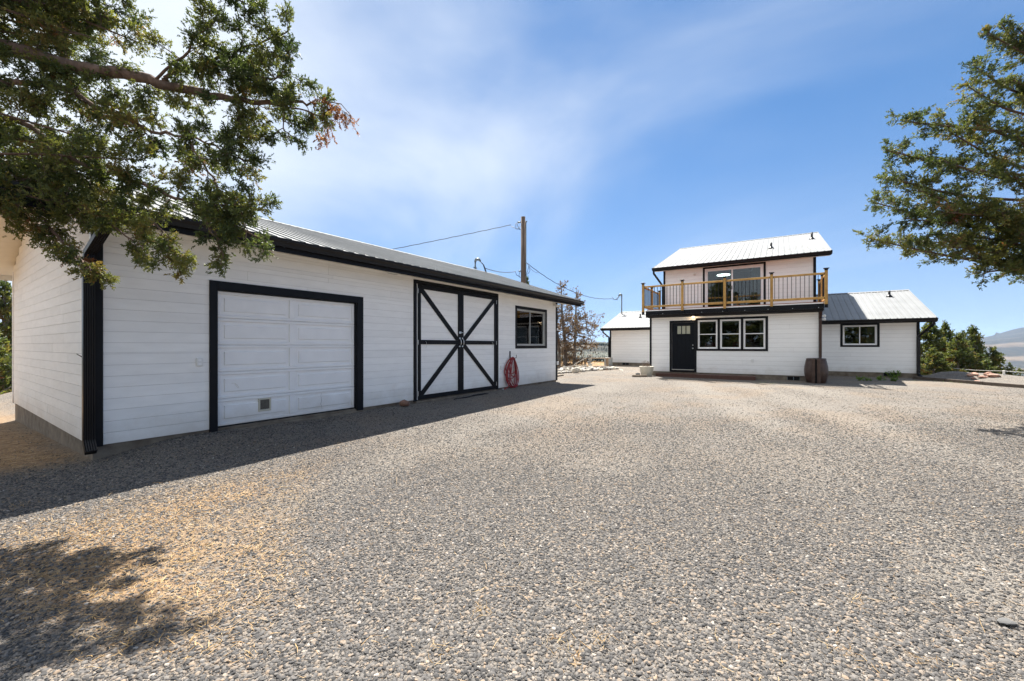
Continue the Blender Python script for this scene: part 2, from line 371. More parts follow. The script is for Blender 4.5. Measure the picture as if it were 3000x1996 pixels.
def roof_sheets(th, roof, axis, a0, a1, P0, P1, m, flip=1, width=0.9144, pitch=0.2286, extra=0.02):
    """Ribbed metal sheets. axis: the eave direction. P0=(other,z) at the eave, P1=(other,z) at the ridge."""
    d = Vector((P1[0] - P0[0], P1[1] - P0[1])); n = Vector((-d.y, d.x)).normalized()
    if n.y < 0: n = -n
    rib = [(0, 0), (0.006, 0.021), (0.030, 0.021), (0.042, 0.0)]
    a = a0
    while a < a1 - 0.01:
        e = min(a + width, a1); prof = []; q = a
        while q < e - 1e-4:
            for u, h in rib:
                if q + u <= e: prof.append((q + u, h))
            for u in (0.095, 0.11, 0.155, 0.17):
                if q + u <= e: prof.append((q + u, 0.0 if u in (0.095, 0.17) else 0.0035))
            q += pitch
        prof.append((e, 0.0)); V = []
        for u, h in prof:
            for P in (P0, P1):
                o2, z = P[0] + n.x * (h + extra), P[1] + n.y * (h + extra)
                V.append((u, o2, z) if axis == 'x' else (o2, u, z))
        k = len(V)
        for u in (a, e):
            for P in (P0, P1):
                o2, z = P[0] + n.x * (extra - 0.004), P[1] + n.y * (extra - 0.004)
                V.append((u, o2, z) if axis == 'x' else (o2, u, z))
        np_ = len(prof)
        F = [(2 * i, 2 * i + 2, 2 * i + 3, 2 * i + 1) for i in range(np_ - 1)] + [(k, k + 1, k + 3, k + 2)]
        F += [tuple([k] + [2 * i for i in range(np_)] + [k + 2])]
        o = th.mesh('roof_sheet', V, F, m, roof); fix_normals(o.data)
        a = e
def gutter(th, name, axis, a0, a1, p, out, ztop, m, h=0.125, w=0.12):
    """K-style gutter: p is the fascia plane, `out` its outward sign."""
    prof = [(0, 0), (0, -h), (w * 0.62, -h), (w * 0.70, -h * 0.62), (w * 0.96, -h * 0.30), (w, 0), (w * 0.88, 0), (w * 0.88, -0.02), (0.012, -0.02), (0.012, 0)]
    poly = [((a0, p + out * u, ztop + v) if axis == 'x' else (p + out * u, a0, ztop + v)) for u, v in prof]
    return th.prism(name, poly, (a1 - a0, 0, 0) if axis == 'x' else (0, a1 - a0, 0), m)
def spout(th, name, pts, w, d, m, wdir, parent=None, ribs=5):
    """Corrugated rectangular downspout swept along pts; wdir is the direction of its width."""
    pts = [Vector(p) for p in pts]; wd = Vector(wdir).normalized(); V, F = [], []
    for i, p in enumerate(pts):
        t = (pts[min(i + 1, len(pts) - 1)] - pts[max(i - 1, 0)]).normalized(); dd = t.cross(wd).normalized()
        ring = []
        for k in range(ribs * 2 + 1): ring.append((-w / 2 + w * k / (ribs * 2), d / 2 - (0.008 if k % 2 else 0)))
        ring += [(w / 2, -d / 2), (-w / 2, -d / 2)]
        for u, v in ring: V.append(p + wd * u + dd * v)
    n = ribs * 2 + 3
    for i in range(len(pts) - 1):
        for j in range(n): F.append((i * n + j, i * n + (j + 1) % n, (i + 1) * n + (j + 1) % n, (i + 1) * n + j))
    F.append(tuple(range(n))); F.append(tuple(range((len(pts) - 1) * n, len(pts) * n)))
    o = th.mesh(name, V, F, m, parent); fix_normals(o.data); return o
def rock_mesh(name, dx, dy, dz, seed, m, sub=2, rough=0.28):
    rg = np.random.default_rng(seed); bm = bmesh.new(); bmesh.ops.create_icosphere(bm, subdivisions=sub, radius=0.5)
    planes = [(Vector(rg.normal(size=3)).normalized(), rg.uniform(0.28, 0.46)) for _ in range(9)]
    for v in bm.verts:
        for n, d in planes:
            e = v.co.dot(n) - d
            if e > 0: v.co -= n * e
        v.co *= 1 + rg.uniform(-rough, rough) * 0.25
        v.co = Vector((v.co.x * dx, v.co.y * dy, v.co.z * dz))
    me = bpy.data.meshes.new(name); bm.to_mesh(me); bm.free(); me.materials.append(MATS[m]); return me
# ------------------------------------------------------------------ terrain
def sst(a, b, x):
    t = np.clip((x - a) / (b - a), 0, 1); return t * t * (3 - 2 * t)
def vnoise(x, y, s, seed=0):
    """Smooth value noise, numpy."""
    xi, yi = np.floor(x / s), np.floor(y / s); fx, fy = x / s - xi, y / s - yi
    fx, fy = fx * fx * (3 - 2 * fx), fy * fy * (3 - 2 * fy)
    def h(a, b):
        v = np.sin(a * 127.1 + b * 311.7 + seed * 74.7) * 43758.5453; return v - np.floor(v)
    return (h(xi, yi) * (1 - fx) + h(xi + 1, yi) * fx) * (1 - fy) + (h(xi, yi + 1) * (1 - fx) + h(xi + 1, yi + 1) * fx) * fy - 0.5
KA = np.array([22.35, -4.30]); KD = np.array([-0.806, -0.592]); KN = np.array([0.592, -0.806])   # kerb of the raised bed
def ground_z(x, y):
    x = np.asarray(x, float); y = np.asarray(y, float)
    r = np.hypot(x, y); F = x * CT + y * ST; R = x * ST - y * CT; az = np.degrees(np.arctan2(R, F))
    z = 0.125 * sst(-1, 14, x)
    z = z + (0.145 - 0.125 * sst(-1, 14, x)) * sst(5.6, 7.1, y) * sst(1.15, 2.1, x) * sst(16.0, 14.0, x)
    z = z + 0.06 * vnoise(x, y, 0.45, 71) * sst(6.6, 7.1, y) * sst(1.3, 2.0, x) * sst(14.2, 13.6, x)
    z = z - 0.035 * np.clip(y - 7.25, 0, 9) * sst(3.5, 0.5, x)
    z = z + 0.02 * vnoise(x, y, 2.3, 1) * sst(0.5, 3, r) + 0.012 * vnoise(x, y, 0.7, 2)
    dk = (x - KA[0]) * KN[0] + (y - KA[1]) * KN[1]; lk = (x - KA[0]) * KD[0] + (y - KA[1]) * KD[1]
    d = np.maximum.reduce([np.clip(x - 31, 0, None), np.clip(y - 21, 0, None), np.clip(dk - 2.3, 0, None)])
    near = z - 0.30 * np.clip(d - 0.4, 0, None) ** 1.0
    near = np.maximum(near, -40)
    ra = [0, 60, 120, 250, 450, 560, 800, 1100, 1300, 2500, 16000]; ha = [-4, -7, -12, -16, -19, -20.5, -13, 1, 5, -5, -20]
    rb = [0, 60, 120, 200, 400, 700, 2000, 4300, 5400, 7000, 9000, 10500, 12500, 16000]; hb = [-4, -6, -9.5, -14.5, -27, -43, -100, -165, -150, 20, 190, 330, 240, 100]
    A = np.interp(r, ra, ha) + 6 * vnoise(x, y, 260, 3) * sst(300, 900, r) + 1.5 * vnoise(x, y, 60, 9) * sst(100, 300, r)
    B = np.interp(r, rb, hb)
    peak = np.exp(-((az - 51.6) / 2.1) ** 2) * 0.62 + 0.38 * np.exp(-((az - 56) / 9) ** 2)
    up = sst(5400, 9000, r)
    B = B * (1 - up) + (B * (0.10 + 0.90 * peak)) * up
    B = B + (24 * vnoise(x, y, 900, 4) + 14 * vnoise(x, y, 380, 6) + 7 * vnoise(x, y, 160, 8)) * sst(4500, 8500, r) + 2 * vnoise(x, y, 90, 5) * sst(100, 400, r)
    B = B + 42 * np.exp(-((az - 49.72) / 0.09) ** 2 - ((r - 10300) / 350) ** 2)
    wb = sst(22, 40, az); far = A * (1 - wb) + B * wb
    w = sst(45, 110, r)
    return near * (1 - w) + far * w
def gz(x, y): return float(ground_z(x, y))
def ground_mat():
    m = bpy.data.materials.new('ground'); m.use_nodes = True
    nt = m.node_tree; N = nt.nodes; L = nt.links
    b = N['Principled BSDF']; b.inputs['Roughness'].default_value = 0.95; b.inputs['Specular IOR Level'].default_value = 0.15
    geo = N.new('ShaderNodeNewGeometry'); P = geo.outputs['Position']
    def vor(sc):
        v = N.new('ShaderNodeTexVoronoi'); v.inputs['Scale'].default_value = sc; L.new(P, v.inputs['Vector']); return v
    def noi(sc, d=4, r=0.55):
        n = N.new('ShaderNodeTexNoise'); n.inputs['Scale'].default_value = sc; n.inputs['Detail'].default_value = d; n.inputs['Roughness'].default_value = r; L.new(P, n.inputs['Vector']); return n.outputs['Fac']
    def ramp(src, st):
        r = N.new('ShaderNodeValToRGB')
        while len(r.color_ramp.elements) < len(st): r.color_ramp.elements.new(0.5)
        for e, (p, c) in zip(r.color_ramp.elements, st): e.position = p; e.color = (*c, 1)
        L.new(src, r.inputs['Fac']); return r.outputs['Color']
    def mixc(f, a, c, mode='MIX'):
        x = N.new('ShaderNodeMix'); x.data_type = 'RGBA'; x.blend_type = mode
        for s, v in ((0, f), ('A', a), ('B', c)):
            i = x.inputs['Factor'] if s == 0 else x.inputs[s]
            if isinstance(v, (int, float)): i.default_value = v
            elif isinstance(v, tuple): i.default_value = (*v, 1)
            else: L.new(v, i)
        return x.outputs['Result']
    at_ = lambda n: (lambda a: (setattr(a, 'attribute_name', n), a.outputs['Fac'])[1])(N.new('ShaderNodeAttribute'))
    # gravel: one tone for each small stone, with warm fines between
    v1 = vor(115); v2 = vor(58)
    sepc = N.new('ShaderNodeSeparateColor'); L.new(v1.outputs['Color'], sepc.inputs[0])
    stones = ramp(sepc.outputs[0], GRAVEL)
    sep2 = N.new('ShaderNodeSeparateColor'); L.new(v2.outputs['Color'], sep2.inputs[0])
    stones2 = ramp(sep2.outputs[0], GRAVEL)
    g = mixc(0.4, stones, stones2)
    g = mixc(ramp(noi(0.7, 5, 0.6), [(0.40, (0, 0, 0)), (0.66, (1, 1, 1))]), g, mixc(0.40, g, (0.23, 0.21, 0.184)))
    g = mixc(at_('lane'), g, mixc(0.30, g, (0.27, 0.247, 0.215)))
    # dry dirt with litter
    dirt = ramp(noi(9, 6, 0.65), [(0.3, (0.15, 0.092, 0.050)), (0.5, (0.27, 0.178, 0.102)), (0.7, (0.39, 0.285, 0.172))])
    near = mixc(at_('dirt'), g, dirt)
    # far country: dry grass with dark scrub and woodland
    grass = ramp(noi(0.004, 6, 0.6), [(0.35, (0.095, 0.075, 0.055)), (0.6, (0.175, 0.135, 0.095))])
    scrub = ramp(noi(0.02, 8, 0.72), [(0.43, (0, 0, 0)), (0.50, (1, 1, 1))])
    scrub2 = ramp(noi(0.0016, 6, 0.6), [(0.38, (0, 0, 0)), (0.47, (1, 1, 1))])
    far = mixc(scrub, grass, (0.042, 0.042, 0.034)); far = mixc(mixc(at_('wood'), scrub2, (1, 1, 1), 'MULTIPLY'), grass, mixc(0.75, far, (0.028, 0.030, 0.026)))
    L.new(mixc(at_('far'), near, far), b.inputs['Base Color'])
    bp = N.new('ShaderNodeBump'); bp.inputs['Strength'].default_value = 0.7; bp.inputs['Distance'].default_value = 0.012
    L.new(v1.outputs['Distance'], bp.inputs['Height']); bp.invert = True
    bp2 = N.new('ShaderNodeBump'); bp2.inputs['Strength'].default_value = 0.6; bp2.inputs['Distance'].default_value = 0.02
    L.new(noi(5, 5, 0.7), bp2.inputs['Height']); L.new(bp.outputs[0], bp2.inputs['Normal']); L.new(bp2.outputs[0], b.inputs['Normal'])
    MATS['ground'] = m
GRAVEL = [(0.0, (0.038, 0.038, 0.038)), (0.22, (0.085, 0.080, 0.078)), (0.45, (0.142, 0.134, 0.125)), (0.62, (0.201, 0.187, 0.168)), (0.78, (0.249, 0.209, 0.167)), (0.90, (0.309, 0.249, 0.189)), (1.0, (0.412, 0.378, 0.335))]
ground_mat()
def dirt_amount(x, y):
    x = np.asarray(x, float); y = np.asarray(y, float)
    F = x * CT + y * ST; R = x * ST - y * CT
    # litter under the near juniper, beside the gable end, and the worn verge along the drive
    a = sst(1.7, 0.9, x + 0.3 * vnoise(x, y, 0.5, 13)) * sst(6.9, 7.9, y + 0.5 * vnoise(x, y, 0.6, 14))
    n = vnoise(x, y, 0.8, 11) + 0.6 * vnoise(x, y, 0.27, 12)
    q = R / np.maximum(F, 0.5)
    b = sst(-0.36, -0.86, q + 0.28 * n) * sst(1.7, 2.7, F + 0.6 * n) * sst(5.6, 4.4, y)
    c = 0.20 * sst(-0.05, 0.35, n) * sst(4, 7, F)
    beyond = sst(21.5, 25, x) * sst(9.5, 11.5, y)
    return np.clip(np.maximum.reduce([a, 0.92 * b, c, beyond]), 0, 1)
LANES = [[(-6, -3.2), (2, -1.6), (8, 0.2), (13, 1.9), (17.3, 3.6)], [(-6, -5.2), (2.5, -3.3), (8.6, -1.4), (13.6, 0.4), (17.6, 2.0)], [(3.5, -9), (8.5, -4.4), (13, -1.4), (17, 0.2)], [(-2, 3.0), (4, 4.2), (10, 4.9), (16, 5.6)]]
def lane_amount(x, y):
    x = np.asarray(x, float); y = np.asarray(y, float); best = np.full(x.shape, 9.0)
    for ln in LANES:
        for (ax, ay), (bx, by) in zip(ln, ln[1:]):
            dx, dy = bx - ax, by - ay; t = np.clip(((x - ax) * dx + (y - ay) * dy) / (dx * dx + dy * dy), 0, 1); best = np.minimum(best, np.hypot(x - ax - t * dx, y - ay - t * dy))
    n = vnoise(x, y, 1.7, 61) + 0.6 * vnoise(x, y, 0.5, 62)
    return np.clip(sst(0.75, 0.15, best + 0.35 * n) * (0.65 + 0.9 * vnoise(x, y, 3.1, 63)) + 0.55 * sst(0.10, 0.5, vnoise(x, y, 2.6, 64) + 0.5 * vnoise(x, y, 0.9, 65)), 0, 1)
def build_ground():
    rr = np.concatenate([[0.0], np.geomspace(0.35, 12, 90), np.geomspace(12.4, 60, 70), np.geomspace(62, 3000, 90), np.geomspace(3100, 16000, 80)])
    azs = np.concatenate([np.arange(-180, -56, 2.0), np.arange(-56, 0, 0.7), np.arange(0, 44, 0.5), np.arange(44, 58, 0.1), np.arange(58, 180, 2.0)])
    A, Rr = np.meshgrid(np.radians(azs), rr[1:])
    F = Rr * np.cos(A); S = Rr * np.sin(A)
    X = F * CT + S * ST; Y = F * ST - S * CT; Z = ground_z(X, Y)
    na, nr = len(azs), len(rr) - 1
    V = np.concatenate([np.stack([X.ravel(), Y.ravel(), Z.ravel()], 1), [[0, 0, gz(0, 0)]]])
    i = np.arange(nr - 1)[:, None] * na; j = np.arange(na)[None]; j2 = (j + 1) % na
    Q = np.stack([i + j, i + na + j, i + na + j2, i + j2], -1).reshape(-1, 4)
    V2 = V; o = npmesh('ground', V2, Q, 'ground', smooth=True)
    bm = bmesh.new(); bm.from_mesh(o.data); bm.verts.ensure_lookup_table()
    c = bm.verts[len(V) - 1]
    for k in range(na): bm.faces.new((c, bm.verts[k], bm.verts[(k + 1) % na]))
    bmesh.ops.recalc_face_normals(bm, faces=bm.faces)
    bm.to_mesh(o.data); bm.free()
    me = o.data; co = np.empty(len(me.vertices) * 3, np.float32); me.vertices.foreach_get('co', co); co = co.reshape(-1, 3)
    r = np.hypot(co[:, 0], co[:, 1]); az = np.degrees(np.arctan2(co[:, 0] * ST - co[:, 1] * CT, co[:, 0] * CT + co[:, 1] * ST))
    for n, v in (('dirt', dirt_amount(co[:, 0], co[:, 1])), ('lane', lane_amount(co[:, 0], co[:, 1]) * sst(30, 24, r)), ('far', sst(38, 70, r)), ('wood', np.where(az < 30, 0.0, 1.0))):
        a = me.attributes.new(n, 'FLOAT', 'POINT'); a.data.foreach_set('value', np.ascontiguousarray(v, np.float32))
    if me.polygons[0].normal.z < 0: me.flip_normals()
    me.polygons.foreach_set('use_smooth', np.ones(len(me.polygons), bool))
    tag(o, 'grey gravel yard with dry dirt running out to hills', 'ground', kind='structure')
build_ground()

# raised gravel bed behind the kerb, to the right of the house
def bed_z(d, l):
    return 0.10 + 0.24 * sst(0.0, 1.7, d) - 0.25 * sst(1.9, 3.2, d)
def build_bed():
    nd, nl = 26, 90; V = []
    for i in range(nl):
        l = -0.75 + 16.0 * i / (nl - 1)
        for j in range(nd):
            d = 0.06 + 3.2 * j / (nd - 1); p = KA + KD * l + KN * d
            V.append((p[0], p[1], gz(*(KA + KD * l)) - 0.06 + bed_z(d, l) + 0.05 * float(vnoise(np.array(p[0]), np.array(p[1]), 0.5, 21))))
    F = [(i * nd + j, i * nd + j + 1, (i + 1) * nd + j + 1, (i + 1) * nd + j) for i in range(nl - 1) for j in range(nd - 1)]
    o = meshobj('gravel_bed', V, F, 'ground', None, True); fix_normals(o.data)
    if o.data.polygons[0].normal.z < 0: o.data.flip_normals()
    tag(o, 'raised strip of pale gravel behind the low edging', 'gravel bed', kind='structure')
build_bed()
def bed_point(l, d):
    p = KA + KD * l + KN * d; return Vector((p[0], p[1], gz(*(KA + KD * l)) - 0.06 + float(bed_z(np.array(d), 0))))

# loose gravel stones: instanced pebbles, uncountable
def build_gravel():
    Fv = np.concatenate([np.geomspace(0.9, 22, 120)]); S = np.concatenate([np.linspace(-1.45, 1.5, 110), np.linspace(1.53, 2.6, 34)])
    V = []; D = []; Tn = []
    f, s = np.meshgrid(Fv, S, indexing='ij'); R = f * s
    X = f * CT + R * ST; Y = f * ST - R * CT; Z = ground_z(X, Y) + 0.001
    inside = ((X > 1.2) & (X < 13.6) & (Y > 7.3)) | ((X > 18.3) & (Y < 5.6) & (Y > -5.2))
    dens = np.interp(f, [0.9, 3.0, 5, 9, 14, 22], [19000, 16000, 6200, 800, 120, 0]) * (1 - 0.62 * dirt_amount(X, Y)) * (1 - 0.9 * sst(1.7, 0.9, X) * sst(6.9, 7.9, Y)) * (1 - 0.62 * lane_amount(X, Y)) * (1 + 0.9 * vnoise(X, Y, 0.9, 31))
    dens = np.clip(dens, 0, None) * np.where(s > 1.45, 0.45, 1.0); dens[inside] = 0
    V = np.stack([X.ravel(), Y.ravel(), Z.ravel()], 1); na, nr = len(S), len(Fv)
    i = np.arange(nr - 1)[:, None] * na; j = np.arange(na - 1)[None]
    Q = np.stack([i + j, i + j + 1, i + na + j + 1, i + na + j], -1).reshape(-1, 4)
    o = npmesh('gravel', V, Q, None)
    me = o.data
    if me.polygons[0].normal.z < 0: me.flip_normals()
    a = me.attributes.new('dens', 'FLOAT', 'POINT'); a.data.foreach_set('value', np.ascontiguousarray(dens.ravel(), np.float32))
    # pebble material: tone by instance
    m = bpy.data.materials.new('pebble'); m.use_nodes = True; nt = m.node_tree; N = nt.nodes; L = nt.links
    b = N['Principled BSDF']; b.inputs['Roughness'].default_value = 0.82; b.inputs['Specular IOR Level'].default_value = 0.3
    at_ = N.new('ShaderNodeAttribute'); at_.attribute_type = 'INSTANCER'; at_.attribute_name = 'tone'
    r = N.new('ShaderNodeValToRGB'); st = PEBBLE
    while len(r.color_ramp.elements) < len(st): r.color_ramp.elements.new(0.5)
    for e, (p, c) in zip(r.color_ramp.elements, st): e.position = p; e.color = (*c, 1)
    L.new(at_.outputs['Fac'], r.inputs['Fac'])
    geo = N.new('ShaderNodeNewGeometry'); n = N.new('ShaderNodeTexNoise'); n.inputs['Scale'].default_value = 160; n.inputs['Detail'].default_value = 3; L.new(geo.outputs['Position'], n.inputs['Vector'])
    mr = N.new('ShaderNodeMapRange'); mr.inputs['To Min'].default_value = 0.72; mr.inputs['To Max'].default_value = 1.28; L.new(n.outputs['Fac'], mr.inputs['Value'])
    mx = N.new('ShaderNodeMix'); mx.data_type = 'RGBA'; mx.blend_type = 'MULTIPLY'; mx.inputs['Factor'].default_value = 1
    L.new(r.outputs[0], mx.inputs['A']); L.new(mr.outputs[0], mx.inputs['B']); L.new(mx.outputs['Result'], b.inputs['Base Color'])
    MATS['pebble'] = m; me.materials.append(m)
    g = bpy.data.node_groups.new('scatter_gravel', 'GeometryNodeTree')
    g.interface.new_socket('Geometry', in_out='INPUT', socket_type='NodeSocketGeometry'); g.interface.new_socket('Geometry', in_out='OUTPUT', socket_type='NodeSocketGeometry')
    N = g.nodes; L = g.links
    gi = N.new('NodeGroupInput'); go = N.new('NodeGroupOutput')
    dp = N.new('GeometryNodeDistributePointsOnFaces'); L.new(gi.outputs[0], dp.inputs['Mesh'])
    na_ = N.new('GeometryNodeInputNamedAttribute'); na_.data_type = 'FLOAT'; na_.inputs['Name'].default_value = 'dens'; L.new(na_.outputs['Attribute'], dp.inputs['Density'])
    dp.inputs['Seed'].default_value = 5
    join = N.new('GeometryNodeGeometryToInstance')
    for k in range(5):
        ico = N.new('GeometryNodeMeshIcoSphere'); ico.inputs['Radius'].default_value = 0.5; ico.inputs['Subdivisions'].default_value = 2
        pos = N.new('GeometryNodeInputPosition'); nz = N.new('ShaderNodeTexVoronoi'); nz.inputs['Scale'].default_value = 1.5
        va = N.new('ShaderNodeVectorMath'); va.operation = 'ADD'; va.inputs[1].default_value = (k * 7.3, k * 3.1, k * 5.7); L.new(pos.outputs[0], va.inputs[0]); L.new(va.outputs[0], nz.inputs['Vector'])
        mm = N.new('ShaderNodeMath'); mm.operation = 'MULTIPLY_ADD'; mm.inputs[1].default_value = -0.55; mm.inputs[2].default_value = 1.25; L.new(nz.outputs['Distance'], mm.inputs[0])
        sc = N.new('ShaderNodeVectorMath'); sc.operation = 'SCALE'; L.new(pos.outputs[0], sc.inputs[0]); L.new(mm.outputs[0], sc.inputs['Scale'])
        m2 = N.new('ShaderNodeVectorMath'); m2.operation = 'MULTIPLY'; m2.inputs[1].default_value = (1.15 + 0.1 * (k % 3), 0.85 + 0.05 * k, 0.5 + 0.06 * (k % 4)); L.new(sc.outputs[0], m2.inputs[0])
        sp = N.new('GeometryNodeSetPosition'); L.new(ico.outputs['Mesh'], sp.inputs['Geometry']); L.new(m2.outputs[0], sp.inputs['Position'])
        sm = N.new('GeometryNodeSetMaterial'); sm.inputs['Material'].default_value = m; L.new(sp.outputs[0], sm.inputs['Geometry'])
        L.new(sm.outputs[0], join.inputs[0])
    ip = N.new('GeometryNodeInstanceOnPoints'); L.new(dp.outputs['Points'], ip.inputs['Points']); L.new(join.outputs[0], ip.inputs['Instance']); ip.inputs['Pick Instance'].default_value = True
    rv = N.new('FunctionNodeRandomValue'); rv.data_type = 'FLOAT_VECTOR'; rv.inputs['Min'].default_value = (-0.45, -0.45, 0); rv.inputs['Max'].default_value = (0.45, 0.45, 6.283)
    L.new(rv.outputs['Value'], ip.inputs['Rotation'])
    rs = N.new('FunctionNodeRandomValue'); rs.data_type = 'FLOAT'; rs.inputs['Min'].default_value = 0.0; rs.inputs['Max'].default_value = 1.0; rs.inputs['Seed'].default_value = 3
    pw = N.new('ShaderNodeMath'); pw.operation = 'POWER'; pw.inputs[1].default_value = 4.2; L.new([s for s in rs.outputs if s.enabled and s.type == 'VALUE'][0], pw.inputs[0])
    ma = N.new('ShaderNodeMath'); ma.operation = 'MULTIPLY_ADD'; ma.inputs[1].default_value = 0.0200; ma.inputs[2].default_value = 0.0052; L.new(pw.outputs[0], ma.inputs[0])
    L.new(ma.outputs[0], ip.inputs['Scale'])
    rt = N.new('FunctionNodeRandomValue'); rt.data_type = 'FLOAT'; rt.inputs['Seed'].default_value = 9
    st_ = N.new('GeometryNodeStoreNamedAttribute'); st_.data_type = 'FLOAT'; st_.domain = 'INSTANCE'; st_.inputs['Name'].default_value = 'tone'
    L.new(ip.outputs[0], st_.inputs['Geometry']); L.new([s for s in rt.outputs if s.enabled and s.type == 'VALUE'][0], st_.inputs['Value'])
    L.new(st_.outputs[0], go.inputs[0])
    md = o.modifiers.new('scatter', 'NODES'); md.node_group = g
    tag(o, 'loose grey basalt gravel stones covering the drive', 'gravel', kind='stuff')
PEBBLE = [(0.0, (0.038, 0.037, 0.037)), (0.25, (0.070, 0.067, 0.065)), (0.55, (0.116, 0.109, 0.103)), (0.78, (0.167, 0.152, 0.137)), (0.90, (0.223, 0.186, 0.150)), (0.97, (0.266, 0.199, 0.142)), (1.0, (0.380, 0.351, 0.318))]
build_gravel()

# ------------------------------------------------------------------ garage
GX0, GX1, GY0, GY1 = 1.266, 13.52, 7.25, 14.34
GZS = 0.205                      # bottom of the siding
RY, RZ, EY, EZ = 10.795, 4.56, 6.74, 3.17     # ridge and eave (top of the deck)
SL = (RZ - EZ) / (RY - EY)
OVX = 1.02
G = Thing('garage', 'long white garage with black trim, black-braced barn doors and ribbed metal roof', 'garage', (GX0, GY0, 0.0))
rng = random.Random(3)
GW = GY0 + 0.013                 # sheathing plane; boards stand proud of it
def under(y): return EZ - 0.10 + SL * ((y - EY) if y < RY else (2 * RY - y - EY))
holes_f = [(2.615, 5.06, 0.0, 2.335), (6.62, 9.75, 0.0, 2.93), (10.80, 12.72, 1.425, 2.695)]
skin_f = [(2.530, 5.180, 0.0, 2.455), (6.545, 9.822, 0.0, 3.004), (10.755, 12.765, 1.378, 2.742), ]
fw = wall_sheet(G, 'front_wall', 'x', GW, 0.12, GX0 + 0.02, GX1 - 0.02, GZS, 3.12, holes_f, 'sheathing')
siding(G, fw, 'x', GW, -1, GX0 + 0.10, GX1 - 0.09, GZS + 0.003, 3.10, 0.1445, skin_f, 'white_siding', rng, gap=0.0032)
# gable end facing the camera's left
V = [(GX0 + 0.013, GY0 + 0.14, GZS), (GX0 + 0.013, GY1, GZS), (GX0 + 0.013, GY1, under(GY1)), (GX0 + 0.013, RY, under(RY)), (GX0 + 0.013, GY0 + 0.14, under(GY0 + 0.14))]
gw = G.prism('gable_wall', V, (0.12, 0, 0), 'sheathing')
def gable_clip(s0, s1, lo, hi):
    if hi > under(GY0) - 0.01:
        d = (hi - (EZ - 0.10)) / SL; return max(s0, EY + d + 0.005), min(s1, 2 * RY - EY - d - 0.005)
    return s0, s1
siding(G, gw, 'y', GX0 + 0.013, -1, GY0 + 0.03, GY1 - 0.06, GZS + 0.003, under(RY) - 0.05, 0.1445, [], 'white_siding', rng, gap=0.004, topfn=gable_clip, thick=0.014)
V = [(x + (GX1 - GX0 - 0.133), y, z) for x, y, z in V]
G.prism('gable_wall', V, (0.12, 0, 0), 'white_siding')
wall_sheet(G, 'rear_wall', 'x', GY1 - 0.13, 0.13, GX0 + 0.14, GX1 - 0.14, GZS, 3.15, [], 'white_siding')
wall_sheet(G, 'partition', 'y', 10.2, 0.08, GY0 + 0.14, GY1 - 0.14, 0.3, 3.1, [], 'unlit_room_wall')
wall_sheet(G, 'workshop_back', 'x', 10.6, 0.06, 10.3, GX1 - 0.16, 0.3, 3.1, [], 'unlit_room_wall')
# foundation
G.box('foundation', GX0 + 0.012, GX1 - 0.015, GY0 + 0.028, GY0 + 0.20, -0.6, GZS - 0.002, 'concrete')
G.box('foundation', GX0 + 0.022, GX0 + 0.20, GY0 + 0.202, GY1 - 0.02, -0.9, GZS - 0.002, 'concrete')
G.box('floor', GX0 + 0.202, GX1 - 0.02, GY0 + 0.202, GY1 - 0.02, -0.3, 0.19, 'concrete')
# corner trims
G.box('corner_trim', GX0 - 0.006, GX0 + 0.10, GY0 - 0.021, GY0 + 0.012, GZS - 0.01, 3.08, 'black_paint', bev=0.003)
G.box('corner_trim', GX0 - 0.014, GX0 - 0.0065, GY0 - 0.016, GY0 + 0.03, GZS - 0.01, 3.08, 'alu')
G.box('corner_trim', GX1 - 0.09, GX1 + 0.02, GY0 - 0.021, GY0 + 0.012, GZS - 0.02, 3.08, 'black_paint', bev=0.003)
G.box('corner_trim', GX0 - 0.018, GX0 + 0.012, GY1 - 0.06, GY1 + 0.02, GZS - 0.01, 3.10, 'white_siding', bev=0.002)
# roof
def roof_deck(th, axis, a0, a1, prof, m, t=0.09):
    poly = [(a0, p[0], p[1]) if axis == 'x' else (p[0], a0, p[1]) for p in prof] + [(a0, p[0], p[1] - t) if axis == 'x' else (p[0], a0, p[1] - t) for p in reversed(prof)]
    return th.prism('roof', poly, (a1 - a0, 0, 0) if axis == 'x' else (0, a1 - a0, 0), m)
XA, XB = GX0 - OVX, GX1 + OVX - 0.06
roof = roof_deck(G, 'x', XA, XB, [(EY, EZ), (RY, RZ), (2 * RY - EY, EZ)], 'soffit_paint')
roof_sheets(G, roof, 'x', XA - 0.02, XB + 0.02, (EY - 0.05, EZ - 0.05 * SL), (RY, RZ), 'roof_metal')
roof_sheets(G, roof, 'x', XA - 0.02, XB + 0.02, (2 * RY - EY + 0.05, EZ - 0.05 * SL), (RY, RZ), 'roof_metal')
G.prism('ridge_cap', [(XA - 0.02, RY - 0.16, RZ - 0.16 * SL + 0.045), (XA - 0.02, RY, RZ + 0.05), (XA - 0.02, RY + 0.16, RZ - 0.16 * SL + 0.045), (XA - 0.02, RY, RZ + 0.038)], (XB - XA + 0.04, 0, 0), 'roof_metal', roof)
G.box('fascia', XA - 0.012, XB + 0.012, EY - 0.022, EY - 0.001, EZ - 0.21, EZ - 0.006, 'black_paint')
G.box('fascia', XA - 0.012, XB + 0.012, 2 * RY - EY + 0.001, 2 * RY - EY + 0.022, EZ - 0.21, EZ - 0.006, 'soffit_paint')
for xs in (XA - 0.024, XB + 0.003):
    for q in (1, -1):
        P = [(EY - 0.02, EZ + 0.005), (RY, RZ + 0.01), (RY, RZ - 0.19), (EY - 0.02, EZ - 0.20)]
        P = [(xs, y if q > 0 else 2 * RY - y, z) for y, z in P]
        G.prism('rake_board', P, (0.021, 0, 0), 'soffit_paint' if xs < 5 else 'black_paint')
